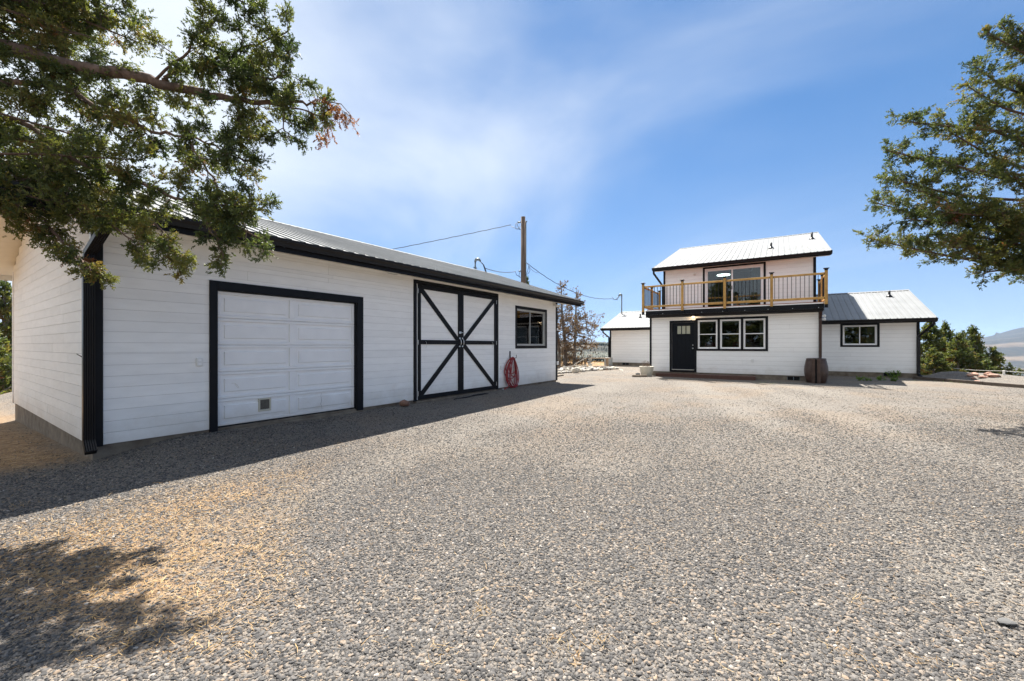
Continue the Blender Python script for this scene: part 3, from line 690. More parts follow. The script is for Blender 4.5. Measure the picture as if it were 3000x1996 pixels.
G.box('soffit', XA + 0.01, XB - 0.01, EY + 0.002, GY0 - 0.002, EZ - 0.115, EZ - 0.1, 'soffit_paint')
gutter(G, 'gutter', 'x', XA - 0.03, XB + 0.05, EY - 0.023, -1, EZ - 0.012, 'black_metal')
spout(G, 'downspout', [(1.325, EY - 0.07, EZ - 0.15), (1.325, EY - 0.07, EZ - 0.20), (1.235, GY0 - 0.075, 2.62), (1.225, GY0 - 0.075, 2.50), (1.225, GY0 - 0.075, 0.42), (1.225, GY0 - 0.08, 0.30), (1.225, GY0 - 0.20, 0.17)], 0.105, 0.075, 'black_metal', (1, 0, 0))
# garage door: trim, slab, stiles, rails and raised panels
G.box('door_trim', 2.520, 2.625, GY0 - 0.024, GY0 + 0.012, 0.165, 2.4575, 'black_paint', bev=0.003)
G.box('door_trim', 5.050, 5.188, GY0 - 0.024, GY0 + 0.012, 0.165, 2.4575, 'black_paint', bev=0.003)
G.box('door_trim', 2.6255, 5.0495, GY0 - 0.024, GY0 + 0.012, 2.330, 2.4575, 'black_paint', bev=0.003)
for a, b in ((2.6255, 2.633), (5.040, 5.0495)): G.box('door_jamb', a, b, GY0 + 0.0125, GY0 + 0.125, 0.19, 2.3295, 'black_paint')
G.box('door_jamb', 2.6335, 5.0395, GY0 + 0.0125, GY0 + 0.125, 2.318, 2.3295, 'black_paint')
DX0, DX1, DZ0, DZ1, DY = 2.634, 5.039, 0.222, 2.317, GY0 + 0.085
gd = G.box('garage_door', DX0, DX1, DY, DY + 0.03, DZ0, DZ1, 'garage_door_paint')
mid = 3.800; nsec = 5; sh = (DZ1 - DZ0) / nsec
for i in range(nsec):
    a, b = DZ0 + i * sh + 0.0035, DZ0 + (i + 1) * sh - 0.0035
    for z0, z1 in ((a, a + 0.045), (b - 0.045, b)): G.box('rail', DX0 + 0.004, DX1 - 0.004, DY - 0.024, DY - 0.0005, z0, z1, 'garage_door_paint', gd, bev=0.006)
    for x0, x1 in ((DX0 + 0.004, DX0 + 0.055), (mid - 0.055, mid + 0.055), (DX1 - 0.055, DX1 - 0.004)):
        G.box('stile', x0, x1, DY - 0.0235, DY - 0.0005, a + 0.0455, b - 0.0455, 'garage_door_paint', gd, bev=0.006)
    for x0, x1 in ((DX0 + 0.056, mid - 0.056), (mid + 0.056, DX1 - 0.056)):
        z0, z1 = a + 0.046, b - 0.046
        w, h = x1 - x0, z1 - z0; m_ = 0.062; y = DY - 0.0008
        Vp = [(x0, y, z0), (x1, y, z0), (x1, y, z1), (x0, y, z1), (x0 + m_ - 0.008, y - 0.003, z0 + m_ - 0.008), (x1 - m_ + 0.008, y - 0.003, z0 + m_ - 0.008), (x1 - m_ + 0.008, y - 0.003, z1 - m_ + 0.008), (x0 + m_ - 0.008, y - 0.003, z1 - m_ + 0.008),
              (x0 + m_, y - 0.017, z0 + m_), (x1 - m_, y - 0.017, z0 + m_), (x1 - m_, y - 0.017, z1 - m_), (x0 + m_, y - 0.017, z1 - m_)]
        Fp = [(i_ + o_, (i_ + 1) % 4 + o_, (i_ + 1) % 4 + 4 + o_, i_ + 4 + o_) for o_ in (0, 4) for i_ in range(4)] + [(8, 9, 10, 11), (3, 2, 1, 0)]
        p = G.mesh('door_panel', Vp, Fp, 'garage_door_paint', gd); fix_normals(p.data)
pdz0, pdz1, pdx0, pdx1 = 0.375, 0.595, 3.235, 3.435
for b_ in ((pdx0, pdx1, pdz0, pdz0 + 0.028), (pdx0, pdx1, pdz1 - 0.028, pdz1), (pdx0, pdx0 + 0.028, pdz0 + 0.0285, pdz1 - 0.0285), (pdx1 - 0.028, pdx1, pdz0 + 0.0285, pdz1 - 0.0285)):
    G.box('pet_door_frame', b_[0], b_[1], DY - 0.032, DY - 0.0005, b_[2], b_[3], 'pet_frame', gd, bev=0.004)
G.box('pet_door_flap', pdx0 + 0.029, pdx1 - 0.029, DY - 0.026, DY - 0.019, pdz0 + 0.032, pdz1 - 0.029, 'pet_flap', gd)
rc = random.Random(5)
G.tube('crack', [(4.335 + 0.012 * math.sin(k * 1.3) + rc.uniform(-0.006, 0.006), DY - 0.018, 0.26 + k * 0.032) for k in range(11)], [0.0006 + 0.0016 * math.sin(math.pi * k / 10) for k in range(11)], 'pet_flap', gd, 5)
G.tube('scrape', [(2.86 + 0.085 * math.sin(k * 0.30 - 0.2), DY - 0.0175, 0.80 + 0.075 * math.cos(k * 0.42) + 0.01 * k) for k in range(11)], 0.0022, 'pet_frame', gd, 5)
G.box('threshold', 2.53, 5.18, GY0 - 0.03, GY0 + 0.027, 0.05, 0.160, 'concrete', bev=0.008)
G.box('door_seal', DX0, DX1, DY - 0.008, DY + 0.02, 0.192, 0.2215, 'black_metal', gd)
# barn doors
for b_ in ((6.545, 6.628, 0.175, 3.003), (9.742, 9.826, 0.165, 3.003), (6.6285, 9.7415, 2.928, 3.003)):
    G.box('door_trim', b_[0], b_[1], GY0 - 0.026, GY0 + 0.012, b_[2], b_[3], 'black_paint', bev=0.003)
def clip_poly(poly, x0, x1, z0, z1):
    def cl(p, f, inter):
        out = []
        for i in range(len(p)):
            a, b = p[i], p[(i + 1) % len(p)]
            if f(a): out.append(a)
            if f(a) != f(b): out.append(inter(a, b))
        return out
    ix = lambda X: (lambda a, b: (X, a[1] + (b[1] - a[1]) * (X - a[0]) / (b[0] - a[0]))); iz = lambda Z: (lambda a, b: (a[0] + (b[0] - a[0]) * (Z - a[1]) / (b[1] - a[1]), Z))
    poly = cl(poly, lambda p: p[0] >= x0, ix(x0)); poly = cl(poly, lambda p: p[0] <= x1, ix(x1))
    poly = cl(poly, lambda p: p[1] >= z0, iz(z0)); return cl(poly, lambda p: p[1] <= z1, iz(z1))
for side in (0, 1):
    X0, X1 = ((6.662, 8.152), (8.158, 9.712))[side]; Z0, Z1 = 0.205, 2.915; by = GY0 + 0.004
    leaf = wall_sheet(G, 'barn_door', 'x', by, 0.035, X0, X1, Z0, Z1, [], 'sheathing')
    siding(G, leaf, 'x', by - 0.0005, -1, X0 + 0.003, X1 - 0.003, Z0, Z1 - 0.003, 0.1445, [], 'white_siding', rng, gap=0.0032, lmin=3, lmax=6)
    f0, f1 = by - 0.040, by - 0.0135
    so, si = (0.085, 0.100) if side == 0 else (0.100, 0.088)      # left and right stile widths
    G.box('stile', X0, X0 + so, f0, f1, Z0, Z1, 'black_paint', leaf, bev=0.003); G.box('stile', X1 - si, X1, f0, f1, Z0, Z1, 'black_paint', leaf, bev=0.003)
    a, b = X0 + so + 0.0008, X1 - si - 0.0008
    for z0, z1 in ((Z0, Z0 + 0.10), (1.502, 1.607), (Z1 - 0.105, Z1)): G.box('rail', a, b, f0, f1, z0, z1, 'black_paint', leaf, bev=0.003)
    for z0, z1, up in ((1.608, Z1 - 0.106, True), (Z0 + 0.101, 1.501, False)):
        fall = (side == 0) == up          # runs from upper outer corner to the middle
        pa, pb = ((a, z1), (b, z0)) if fall else ((a, z0), (b, z1))
        d = Vector((pb[0] - pa[0], pb[1] - pa[1])); n = Vector((-d.y, d.x)).normalized() * 0.056; e = d.normalized() * 0.3
        poly = [(pa[0] - e.x + n.x, pa[1] - e.y + n.y), (pb[0] + e.x + n.x, pb[1] + e.y + n.y), (pb[0] + e.x - n.x, pb[1] + e.y - n.y), (pa[0] - e.x - n.x, pa[1] - e.y - n.y)]
        poly = clip_poly(poly, a, b, z0, z1)
        G.prism('brace', [(x, f0 + 0.002, z) for x, z in poly], (0, f1 - f0 - 0.002, 0), 'black_paint', leaf)
    hx = 8.102 if side == 0 else 8.207
    G.tube('handle', [(hx, f0 + 0.002, 1.462), (hx, f0 - 0.012, 1.466), (hx, f0 - 0.045, 1.50), (hx, f0 - 0.052, 1.555), (hx, f0 - 0.045, 1.61), (hx, f0 - 0.012, 1.648), (hx, f0 + 0.002, 1.652)], 0.0095, 'steel', leaf)
    for zz in (1.455, 1.66): G.box('handle_plate', hx - 0.022, hx + 0.022, f0 - 0.005, f0 - 0.0005, zz - 0.02, zz + 0.02, 'steel', leaf)
    hk = X0 + 0.22 if side == 0 else X1 - 0.22
    G.tube('hook', [(hk, f0 - 0.001, 1.57), (hk, f0 - 0.03, 1.565), (hk + 0.004, f0 - 0.035, 1.53), (hk + 0.004, f0 - 0.03, 1.44), (hk - 0.012, f0 - 0.022, 1.41)], 0.0032, 'alu', leaf, 6)
    hb = X0 - 0.005 if side == 0 else X1 + 0.005
    for zz in (0.35, 1.55, 2.75): G.box('hinge', hb - 0.012, hb + 0.012, GY0 - 0.035, GY0 - 0.0265 + 0.02, zz - 0.055, zz + 0.055, 'alu', leaf)
    G.box('edge_strip', (X0 - 0.030 if side == 0 else X1 + 0.006), (X0 - 0.006 if side == 0 else X1 + 0.028), GY0 - 0.012, GY0 + 0.02, Z0, Z1, 'vinyl_white', leaf)
    if side == 0:
        G.box('latch', 8.075, 8.150, f0 - 0.012, f0 - 0.0005, 1.785, 1.838, 'steel', leaf); G.tube('latch_bolt', [(8.06, f0 - 0.014, 1.812), (8.27, f0 - 0.014, 1.812)], 0.008, 'steel', leaf)
G.box('threshold', 6.58, 9.80, GY0 - 0.05, GY0 + 0.027, 0.02, 0.175, 'concrete', bev=0.01)
# sliding window
def window(th, axis, plane, out, a0, a1, z0, z1, trim, frame_m, name='window', sash=None, tw=(0.09, 0.09, 0.09), fr=0.045, vert=True, tm='black_paint', split=None):
    """A window on the wall: black trim boards, frame, two sashes and their panes."""
    def B(nm, u0, u1, d0, d1, zz0, zz1, m, par, bev=0.0):
        lo, hi = sorted((plane + out * d0, plane + out * d1))
        if axis == 'x': return th.box(nm, u0, u1, lo, hi, zz0, zz1, m, par, bev)
        return th.box(nm, lo, hi, u0, u1, zz0, zz1, m, par, bev)
    w = B(name, a0, a1, -0.10, -0.095 - 0.01, z0, z0 + 0.012, frame_m, None)
    if trim:
        t = trim
        B('trim', a0 - t, a0 + 0.004, -0.012, 0.024, z0 - t, z1 + t, tm, w, 0.003); B('trim', a1 - 0.004, a1 + t, -0.012, 0.024, z0 - t, z1 + t, tm, w, 0.003)
        B('trim', a0 + 0.0045, a1 - 0.0045, -0.012, 0.0235, z1 - 0.004, z1 + t, tm, w, 0.003); B('trim', a0 + 0.0045, a1 - 0.0045, -0.012, 0.0235, z0 - t, z0 + 0.004, tm, w, 0.003)
    f = fr
    for u0, u1, zz0, zz1 in ((a0 + 0.005, a0 + f, z0 + 0.005, z1 - 0.005), (a1 - f, a1 - 0.005, z0 + 0.005, z1 - 0.005), (a0 + f + 0.0005, a1 - f - 0.0005, z1 - f, z1 - 0.005), (a0 + f + 0.0005, a1 - f - 0.0005, z0 + 0.005, z0 + f)):
        B('frame', u0, u1, -0.07, 0.006, zz0, zz1, frame_m, w, 0.003)
    s = 0.032
    if vert: mid_ = split if split else (a0 + a1) / 2; parts = [(a0 + f, mid_ + s / 2, z0 + f, z1 - f, -0.032), (mid_ - s / 2, a1 - f, z0 + f, z1 - f, -0.058)]
    else: mid_ = split if split else (z0 + z1) / 2; parts = [(a0 + f, a1 - f, mid_ - s / 2, z1 - f, -0.058), (a0 + f, a1 - f, z0 + f, mid_ + s / 2, -0.032)]
    for u0, u1, zz0, zz1, dp in parts:
        u0 += 0.0008; u1 -= 0.0008; zz0 += 0.0008; zz1 -= 0.0008
        for v0, v1, y0, y1 in ((u0, u0 + s, zz0, zz1), (u1 - s, u1, zz0, zz1), (u0 + s + 0.0005, u1 - s - 0.0005, zz1 - s, zz1), (u0 + s + 0.0005, u1 - s - 0.0005, zz0, zz0 + s)):
            B('sash', v0, v1, dp - 0.012, dp + 0.012, y0, y1, frame_m, w, 0.002)
        B('pane', u0 + s - 0.004, u1 - s + 0.004, dp - 0.003, dp + 0.001, zz0 + s - 0.004, zz1 - s + 0.004, 'window_glass', w)
    return w
window(G, 'x', GW, -1, 10.842, 12.675, 1.465, 2.655, 0.088, 'alu', fr=0.03, split=11.70)
# small fittings
def outlet(th, x, z, m='outlet', w=0.08, h=0.12):
    o = th.box('outlet_box', x - w / 2, x + w / 2, GY0 - 0.03, GY0 - 0.0005, z - h / 2, z + h / 2, m, bev=0.006)
    for s_ in (-1, 1): th.box('socket', x - 0.018, x + 0.018, GY0 - 0.034, GY0 - 0.0305, z + s_ * h * 0.24 - 0.015, z + s_ * h * 0.24 + 0.015, 'vinyl_white', o)
outlet(G, 2.392, 1.228); outlet(G, 9.985, 0.81, w=0.10)
G.box('junction_box', 13.44, 13.53, GY0 - 0.075, GY0 - 0.022, 0.76, 0.89, 'light_housing', bev=0.008); G.box('junction_box', 13.46, 13.515, GY0 - 0.06, GY0 - 0.022, 2.03, 2.12, 'light_housing', bev=0.006)
def flood(th, x, y, z, two=True):
    p = th.box('floodlight', x - 0.06, x + 0.06, y - 0.03, y - 0.0005, z - 0.05, z + 0.05, 'light_housing', bev=0.01)
    for s_ in (-1, 1):
        q = Vector((x + s_ * 0.10, y - 0.12, z - 0.03)); V_, F_ = tube_geo([(x + s_ * 0.04, y - 0.03, z), q - Vector((0, -0.03, -0.01)), q + Vector((s_ * 0.01, -0.05, -0.025))], [0.016, 0.032, 0.055], 12)
        th.mesh('lamp_head', V_, F_, 'light_housing', p, True)
flood(G, 13.30, GY0 - 0.012, 2.965)
for x0, x1 in ((5.73, 6.0), (10.16, 10.33)):
    vt = G.box('soffit_light', x0, x1, GY0 - 0.16, GY0 - 0.06, 3.022, 3.054, 'light_housing', bev=0.006)
    for k in range(4): G.box('slat', x0 + 0.015, x1 - 0.015, GY0 - 0.15 + k * 0.022, GY0 - 0.142 + k * 0.022, 3.016, 3.0215, 'alu', vt)
G.tube('nail', [(GX0 - 0.02, 7.45, 1.30), (GX0 - 0.07, 7.62, 1.36)], 0.006, 'brown_spout')
# hose hanger and the electric service mast on the roof
hh = G.box('hose_hanger', 10.43, 10.47, GY0 - 0.02, GY0 - 0.0005, 1.02, 1.30, 'black_metal')
G.tube('hanger_hook', [(10.45, GY0 - 0.02, 1.10), (10.47, GY0 - 0.14, 1.08), (10.56, GY0 - 0.17, 1.10), (10.57, GY0 - 0.17, 1.19)], 0.010, 'black_metal', hh, 8)
mp = at(1393, 790, 17.2)
mast = G.tube('service_mast', [(mp.x, mp.y, 3.6), (mp.x, mp.y, mp.z + 0.34)], 0.035, 'grey_pipe')
G.tube('weatherhead', [(mp.x, mp.y, mp.z + 0.33), (mp.x + 0.02, mp.y - 0.02, mp.z + 0.42), (mp.x + 0.13, mp.y - 0.09, mp.z + 0.44), (mp.x + 0.19, mp.y - 0.13, mp.z + 0.37)], [0.05, 0.062, 0.062, 0.045], 'grey_pipe', mast)
for k in range(3):
    G.tube('service_cable', [(mp.x + 0.17, mp.y - 0.12, mp.z + 0.36 + 0.01 * k), (mp.x + 0.28 + 0.03 * k, mp.y - 0.2, mp.z + 0.22), (mp.x + 0.36 + 0.04 * k, mp.y - 0.25, mp.z - 0.05), (mp.x + 0.36, mp.y - 0.25, mp.z - 0.28)], 0.010, 'wire', mast, 6)
G.box('mast_clamp', mp.x - 0.11, mp.x + 0.11, mp.y - 0.02, mp.y + 0.02, mp.z + 0.05, mp.z + 0.09, 'grey_pipe', mast)
# ------------------------------------------------------------------ house (its own frame, turned 1.52 degrees)
HR = 1.521
def h2w(x, y, z=0.0):
    a = RAD(HR); return Vector((x * math.cos(a) - y * math.sin(a), x * math.sin(a) + y * math.cos(a), z))
HX, YL, YR = 19.05, 4.88, -1.36          # lower front wall
XU = 21.70                               # upper front wall
H = Thing('house', 'white two-storey house with metal roofs, black trim and wooden balcony', 'house', (HX, 1.75, 0.12), HR)
WS = 'white_siding_house'
HP = HX + 0.012
ZS, ZT = 0.32, 2.73
holes = [(3.018, 3.93, 0.0, 2.47), (2.115, 2.877, 1.335, 2.557), (1.264, 2.026, 1.335, 2.557), (0.412, 1.178, 1.335, 2.557)]
skin = [(2.925, 4.020, 0.0, 2.565), (0.328, 2.965, 1.253, 2.637)]
lw = wall_sheet(H, 'lower_front_wall', 'y', HP, 0.13, YR + 0.02, YL - 0.02, ZS, ZT + 0.04, holes, 'sheathing')
siding(H, lw, 'y', HP, -1, YR + 0.088, YL - 0.078, ZS + 0.003, ZT + 0.035, 0.179, skin, WS, rng, gap=0.005, thick=0.012, lap=0.012, lmin=2.2, lmax=4.5)
H.box('corner_trim', HX - 0.022, HX + 0.011, YL - 0.077, YL + 0.004, ZS - 0.03, ZT + 0.03, 'black_paint', bev=0.003)
H.box('corner_trim', HX - 0.022, HX + 0.011, YR - 0.004, YR + 0.086, ZS - 0.03, ZT + 0.03, 'black_paint', bev=0.003)
H.box('foundation', HX + 0.03, HX + 0.20, YR + 0.03, YL - 0.03, -0.5, ZS - 0.002, 'concrete')
for y0, y1 in ((YR, YR + 0.02), (YL - 0.02, YL)):
    wall_sheet(H, 'side_wall', 'x', y0, 0.02, HX + 0.014, 29.5, ZS, 2.98, [], WS)
# crawl-space vents
def vent(x, y0, y1, z0, z1):
    v = H.box('crawl_vent', x + 0.018, x + 0.0295, y0, y1, z0, z1, 'dark_void')
    for k in range(5):
        zz = z0 + (z1 - z0) * (k + 0.5) / 5; H.box('louvre', x + 0.010, x + 0.017, y0 + 0.01, y1 - 0.01, zz - 0.004, zz + 0.004, 'black_metal', v)
    for a, b in ((y0 - 0.012, y0), (y1, y1 + 0.012), ((y0 + y1) / 2 - 0.012, (y0 + y1) / 2 + 0.012)): H.box('vent_frame', x + 0.006, x + 0.0298, a, b, z0 - 0.004, z1 + 0.004, 'grey_pipe', v)
vent(HX, -0.69, -0.31, 0.15, 0.285)
# front door
for b_ in ((2.925, 3.016, 0.33, 2.565), (3.932, 4.023, 0.33, 2.565), (3.0165, 3.9315, 2.472, 2.565)): H.box('door_trim', HX - 0.020, HX + 0.011, b_[0], b_[1], b_[2], b_[3], 'black_paint', bev=0.003)
H.box('door_sill', HX - 0.012, HX + 0.012, 3.0165, 3.9315, 0.33, 0.412, 'black_paint'); H.box('threshold', HX - 0.03, HX + 0.10, 3.02, 3.928, 0.4125, 0.437, 'alu')
fd = H.box('front_door', HX + 0.05, HX + 0.09, 3.020, 3.928, 0.440, 2.470, 'door_paint')
fx = HX + 0.05
for y0, y1, z0, z1 in ((3.020, 3.175, 0.44, 2.47), (3.716, 3.928, 0.44, 2.47), (3.1755, 3.7155, 0.44, 0.715), (3.1755, 3.7155, 1.80, 1.965), (3.1755, 3.7155, 2.335, 2.47), (3.384, 3.510, 0.7155, 1.7995)):
    H.box('stile', fx - 0.012, fx - 0.0005, y0, y1, z0, z1, 'door_paint', fd, bev=0.004)
H.box('shelf_moulding', fx - 0.03, fx - 0.0125, 3.15, 3.745, 1.905, 1.935, 'door_paint', fd, bev=0.006)
for y0, y1 in ((3.190, 3.376), (3.518, 3.704)): H.box('door_panel', fx - 0.006, fx - 0.0006, y0 + 0.012, y1 - 0.012, 0.74, 1.775, 'door_paint', fd, bev=0.004)
for y0, y1 in ((3.190, 3.338), (3.374, 3.518), (3.554, 3.704)): H.box('lite', fx - 0.007, fx - 0.0006, y0, y1, 1.985, 2.325, 'door_lite', fd)
for y0, y1 in ((3.339, 3.373), (3.519, 3.553)): H.box('muntin', fx - 0.0125, fx - 0.0006, y0, y1, 1.966, 2.334, 'door_paint', fd)
for zz, rr in ((1.494, 0.026), (1.354, 0.030)):
    V_, F_ = tube_geo([(fx - 0.0005, 3.075, zz), (fx - 0.02, 3.075, zz), (fx - 0.028, 3.075, zz), (fx - 0.045, 3.075, zz), (fx - 0.062, 3.075, zz)], [rr, rr, 0.012, rr * 0.95, rr * 0.5], 14); H.mesh('knob', V_, F_, 'steel', fd, True)
# triple window: one black surround, three single-hung windows
for b_ in ((2.880, 2.9245, 1.253, 2.637), (0.328, 0.409, 1.253, 2.637), (2.029, 2.113, 1.3335, 2.5575), (1.181, 1.262, 1.3335, 2.5575), (0.4095, 2.8795, 2.558, 2.637), (0.4095, 2.8795, 1.253, 1.333)):
    H.box('window_trim', HX - 0.0215, HX + 0.011, b_[0], b_[1], b_[2], b_[3], 'black_paint', bev=0.003)
H.box('window_trim', HX - 0.0215, HX + 0.011, 2.925, 2.962, 2.5655, 2.637, 'black_paint', bev=0.002)
for a0, a1 in ((0.412, 1.178), (1.264, 2.026), (2.115, 2.877)):
    w = window(H, 'y', HP, -1, a0, a1, 1.336, 2.556, None, 'vinyl_white', fr=0.035, vert=False, split=1.952)
    H.box('blind', HP + 0.10, HP + 0.13, a0 + 0.04, a1 - 0.04, 2.44, 2.535, 'blind', w)
    for k in range(3): H.box('blind_slat', HP + 0.10, HP + 0.125, a0 + 0.045, a1 - 0.045, 2.425 - k * 0.014, 2.427 - k * 0.014, 'blind', w)
# the room behind: walls coloured dark to look unlit, with a far window that shows the sky
rm = wall_sheet(H, 'room', 'y', 24.0, 0.05, YR + 0.05, YL - 0.05, 0.34, 2.75, [(-0.55, 0.45, 1.05, 2.05)], 'unlit_room_wall')
H.box('room_floor', HX + 0.15, 23.99, YR + 0.05, YL - 0.05, 0.30, 0.34, 'unlit_room_wall', rm); H.box('room_ceiling', HX + 0.15, 23.99, YR + 0.05, YL - 0.05, 2.752, 2.78, 'unlit_room_wall', rm)
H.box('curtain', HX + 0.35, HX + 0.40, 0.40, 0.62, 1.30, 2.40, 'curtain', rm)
H.box('red_reflection', 20.3, 20.36, 2.25, 2.75, 0.9, 1.62, 'hose_red', rm, bev=0.02); H.box('red_reflection', 21.3, 21.36, 1.35, 1.75, 0.9, 1.65, 'hose_red', rm, bev=0.02)  # red panels indoors stand in for a red reflection on the glass
H.box('outlet_cover', HX - 0.035, HX - 0.0135, 0.81, 0.90, 0.805, 0.93, 'outlet', bev=0.008)
V_, F_ = tube_geo([(HX - 0.20, 3.03, 2.752), (HX - 0.20, 3.03, 2.735), (HX - 0.20, 3.03, 2.705), (HX - 0.20, 3.03, 2.69)], [0.075, 0.085, 0.07, 0.03], 18)
H.mesh('porch_light', V_, F_, 'lamp_warm', None, True)
# ---- balcony
BX, BXB = 18.605, 21.60; BYL, BYR = 5.055, -1.46
bal = H.box('balcony', 18.66, XU - 0.005, YR - 0.01, YL + 0.01, 2.965, 3.045, 'soffit_paint')
H.box('soffit', 18.72, HX - 0.001, YR + 0.01, YL - 0.01, 2.762, 2.775, 'soffit_paint', bal)
H.box('fascia', 18.628, 18.6595, YR - 0.045, YL + 0.075, 2.835, 3.000, 'black_paint', bal, 0.003)
for y0, y1 in ((YR - 0.045, YR - 0.012), (YL + 0.042, YL + 0.075)): H.box('fascia', 18.660, XU - 0.01, y0, y1, 2.835, 3.0, 'black_paint', bal, 0.003)
H.box('drip_edge', 18.612, 18.66, YR - 0.02, YL + 0.03, 3.001, 3.046, 'vinyl_white', bal)
nb = 24; bw = (XU - 0.02 - 18.60) / nb
for k in range(nb): H.box('deck_board', 18.60 + k * bw + 0.003, 18.60 + (k + 1) * bw - 0.003, YR + 0.0, YL - 0.0, 3.0465, 3.070, 'deck_red', bal)
g_ = gutter(H, 'gutter', 'y', YR - 0.02, YL + 0.085, 18.775, -1, 2.832, 'black_metal', h=0.115, w=0.12)
H.box('gutter_board', 18.777, 18.80, YR, YL, 2.70, 2.834, 'black_paint', bal)
for k in range(9):
    y = YR + 0.12 + k * 0.78; V_, F_ = tube_geo([(18.627, y, 2.862), (18.618, y, 2.862)], 0.014, 8); H.mesh('bolt', V_, F_, 'steel', bal)
def post(x, y, corner=False):
    H.box('post', x - 0.046, x + 0.046, y - 0.046, y + 0.046, 2.965, 4.185, 'cedar', bal, 0.005)
    H.box('post_base', x - 0.048, x + 0.048, y - 0.048, y + 0.048, 2.845, 2.9645, 'black_paint', bal, 0.003)
    H.box('post_sleeve', x - 0.052, x + 0.052, y - 0.052, y + 0.052, 4.1855, 4.245, 'black_metal', bal, 0.003)
    H.box('post_cap', x - 0.088, x + 0.088, y - 0.088, y + 0.088, 4.2455, 4.268, 'black_metal', bal, 0.008)
PY = [BYL, 3.41, 1.805, 0.205, BYR]
for y in PY: post(BX - 0.025, y)
for y in (BYL, BYR):
    for x in (20.10, BXB): post(x, y)
BAL_ME = box_mesh('baluster', 0.019, 0.019, 0.80); BAL_ME.materials.append(MATS['black_metal'])
def rail_run(x0, y0, x1, y1, n):
    along = 'y' if abs(y1 - y0) > abs(x1 - x0) else 'x'
    for z0, z1 in ((4.045, 4.120), (3.155, 3.240)):
        if along == 'y': H.box('rail', x0 - 0.019, x0 + 0.019, min(y0, y1) + 0.047, max(y0, y1) - 0.047, z0, z1, 'cedar', bal, 0.004)
        else: H.box('rail', min(x0, x1) + 0.047, max(x0, x1) - 0.047, y0 - 0.019, y0 + 0.019, z0, z1, 'cedar', bal, 0.004)
    for e in (0, 1):
        for zz in (4.08, 3.197):
            if along == 'y':
                yy = max(y0, y1) - 0.056 if e else min(y0, y1) + 0.056; H.box('bracket', x0 - 0.024, x0 + 0.024, yy - 0.008, yy + 0.008, zz - 0.045, zz + 0.03, 'black_metal', bal)
    for k in range(n):
        t = (k + 0.75) / (n + 0.5); o = link('baluster', BAL_ME, bal); o.location = Vector((x0 + (x1 - x0) * t, y0 + (y1 - y0) * t, 3.6425)) - H.b - bal.location
for a, b in zip(PY, PY[1:]): rail_run(BX - 0.025, a, BX - 0.025, b, 12)
for y in (BYL, BYR):
    rail_run(BX - 0.025, y, 20.10, y, 11); rail_run(20.10, y, BXB, y, 11)
# ---- upper storey
UP = XU + 0.012; UZ0, UZT = 3.07, 5.36
uh = [(0.52, 2.97, 3.07, 5.185)]; us = [(0.459, 3.050, 3.0, 5.247)]
uw = wall_sheet(H, 'upper_front_wall', 'y', UP, 0.13, YR + 0.02, YL - 0.02, UZ0, UZT, uh, 'sheathing')
siding(H, uw, 'y', UP, -1, YR + 0.095, YL - 0.085, UZ0 + 0.02, UZT, 0.179, us, WS, rng, gap=0.005, lap=0.012, lmin=2.2, lmax=4.5)
H.box('corner_trim', XU - 0.022, XU + 0.011, YL - 0.084, YL + 0.004, UZ0, UZT, 'black_paint', bev=0.003); H.box('corner_trim', XU - 0.022, XU + 0.011, YR - 0.004, YR + 0.094, UZ0, UZT, 'black_paint', bev=0.003)
URX, URZ, UEX, UEZ = 28.0, 7.66, 21.18, 5.355
USL = (URZ - UEZ) / (URX - UEX); UYL, UYR = 5.27, -1.83
for y0 in (YR, YL - 0.02):
    H.prism('gable_wall', [(XU + 0.014, y0, 2.98), (2 * URX - XU, y0, 2.98), (2 * URX - XU, y0, UEZ + 0.1), (URX, y0, URZ - 0.1), (XU + 0.014, y0, UEZ + 0.10)], (0, 0.02, 0), WS)
uroof = roof_deck(H, 'y', UYR, UYL, [(UEX, UEZ), (URX, URZ), (2 * URX - UEX, UEZ)], 'soffit_paint')
roof_sheets(H, uroof, 'y', UYR - 0.02, UYL + 0.02, (UEX - 0.05, UEZ - 0.05 * USL), (URX, URZ), 'roof_metal')
roof_sheets(H, uroof, 'y', UYR - 0.02, UYL + 0.02, (2 * URX - UEX + 0.05, UEZ - 0.05 * USL), (URX, URZ), 'roof_metal')
def ridge_cap(rx, rz, sl, y0, y1, par):
    H.prism('ridge_cap', [(rx - 0.15, y0, rz - 0.15 * sl + 0.046), (rx, y0, rz + 0.052), (rx + 0.15, y0, rz - 0.15 * sl + 0.046), (rx, y0, rz + 0.04)], (0, y1 - y0, 0), 'roof_metal', par)
    y = y0 + 0.06
    while y < y1 - 0.2:        # dark foam closures between the ribs
        H.box('closure', rx - 0.146, rx - 0.128, y, y + 0.17, rz - 0.15 * sl + 0.024, rz - 0.15 * sl + 0.042, 'dark_void', par); y += 0.2286
ridge_cap(URX, URZ, USL, UYR - 0.02, UYL + 0.02, uroof)
def eave(x, z, y0, y1, sl, xend=None):
    H.box('fascia', x - 0.022, x - 0.001, y0, y1, z - 0.175, z - 0.006, 'black_paint')
    gutter(H, 'gutter', 'y', y0 - 0.03, y1 + 0.03, x - 0.023, -1, z - 0.012, 'black_metal', h=0.12)
eave(UEX, UEZ, UYR, UYL, USL)
H.box('soffit', UEX + 0.002, XU - 0.001, UYR, UYL, UEZ - 0.112, UEZ - 0.098, 'soffit_paint')
def rake(rx, rz, ex, ez, y, m='black_paint', w=0.02):
    for q in (0, 1):
        P = [(ex - 0.02, ez + 0.008), (rx, rz + 0.012), (rx, rz - 0.15), (ex - 0.02, ez - 0.155)]
        H.prism('rake_board', [(2 * rx - a if q else a, y, b) for a, b in P], (0, w, 0), m)
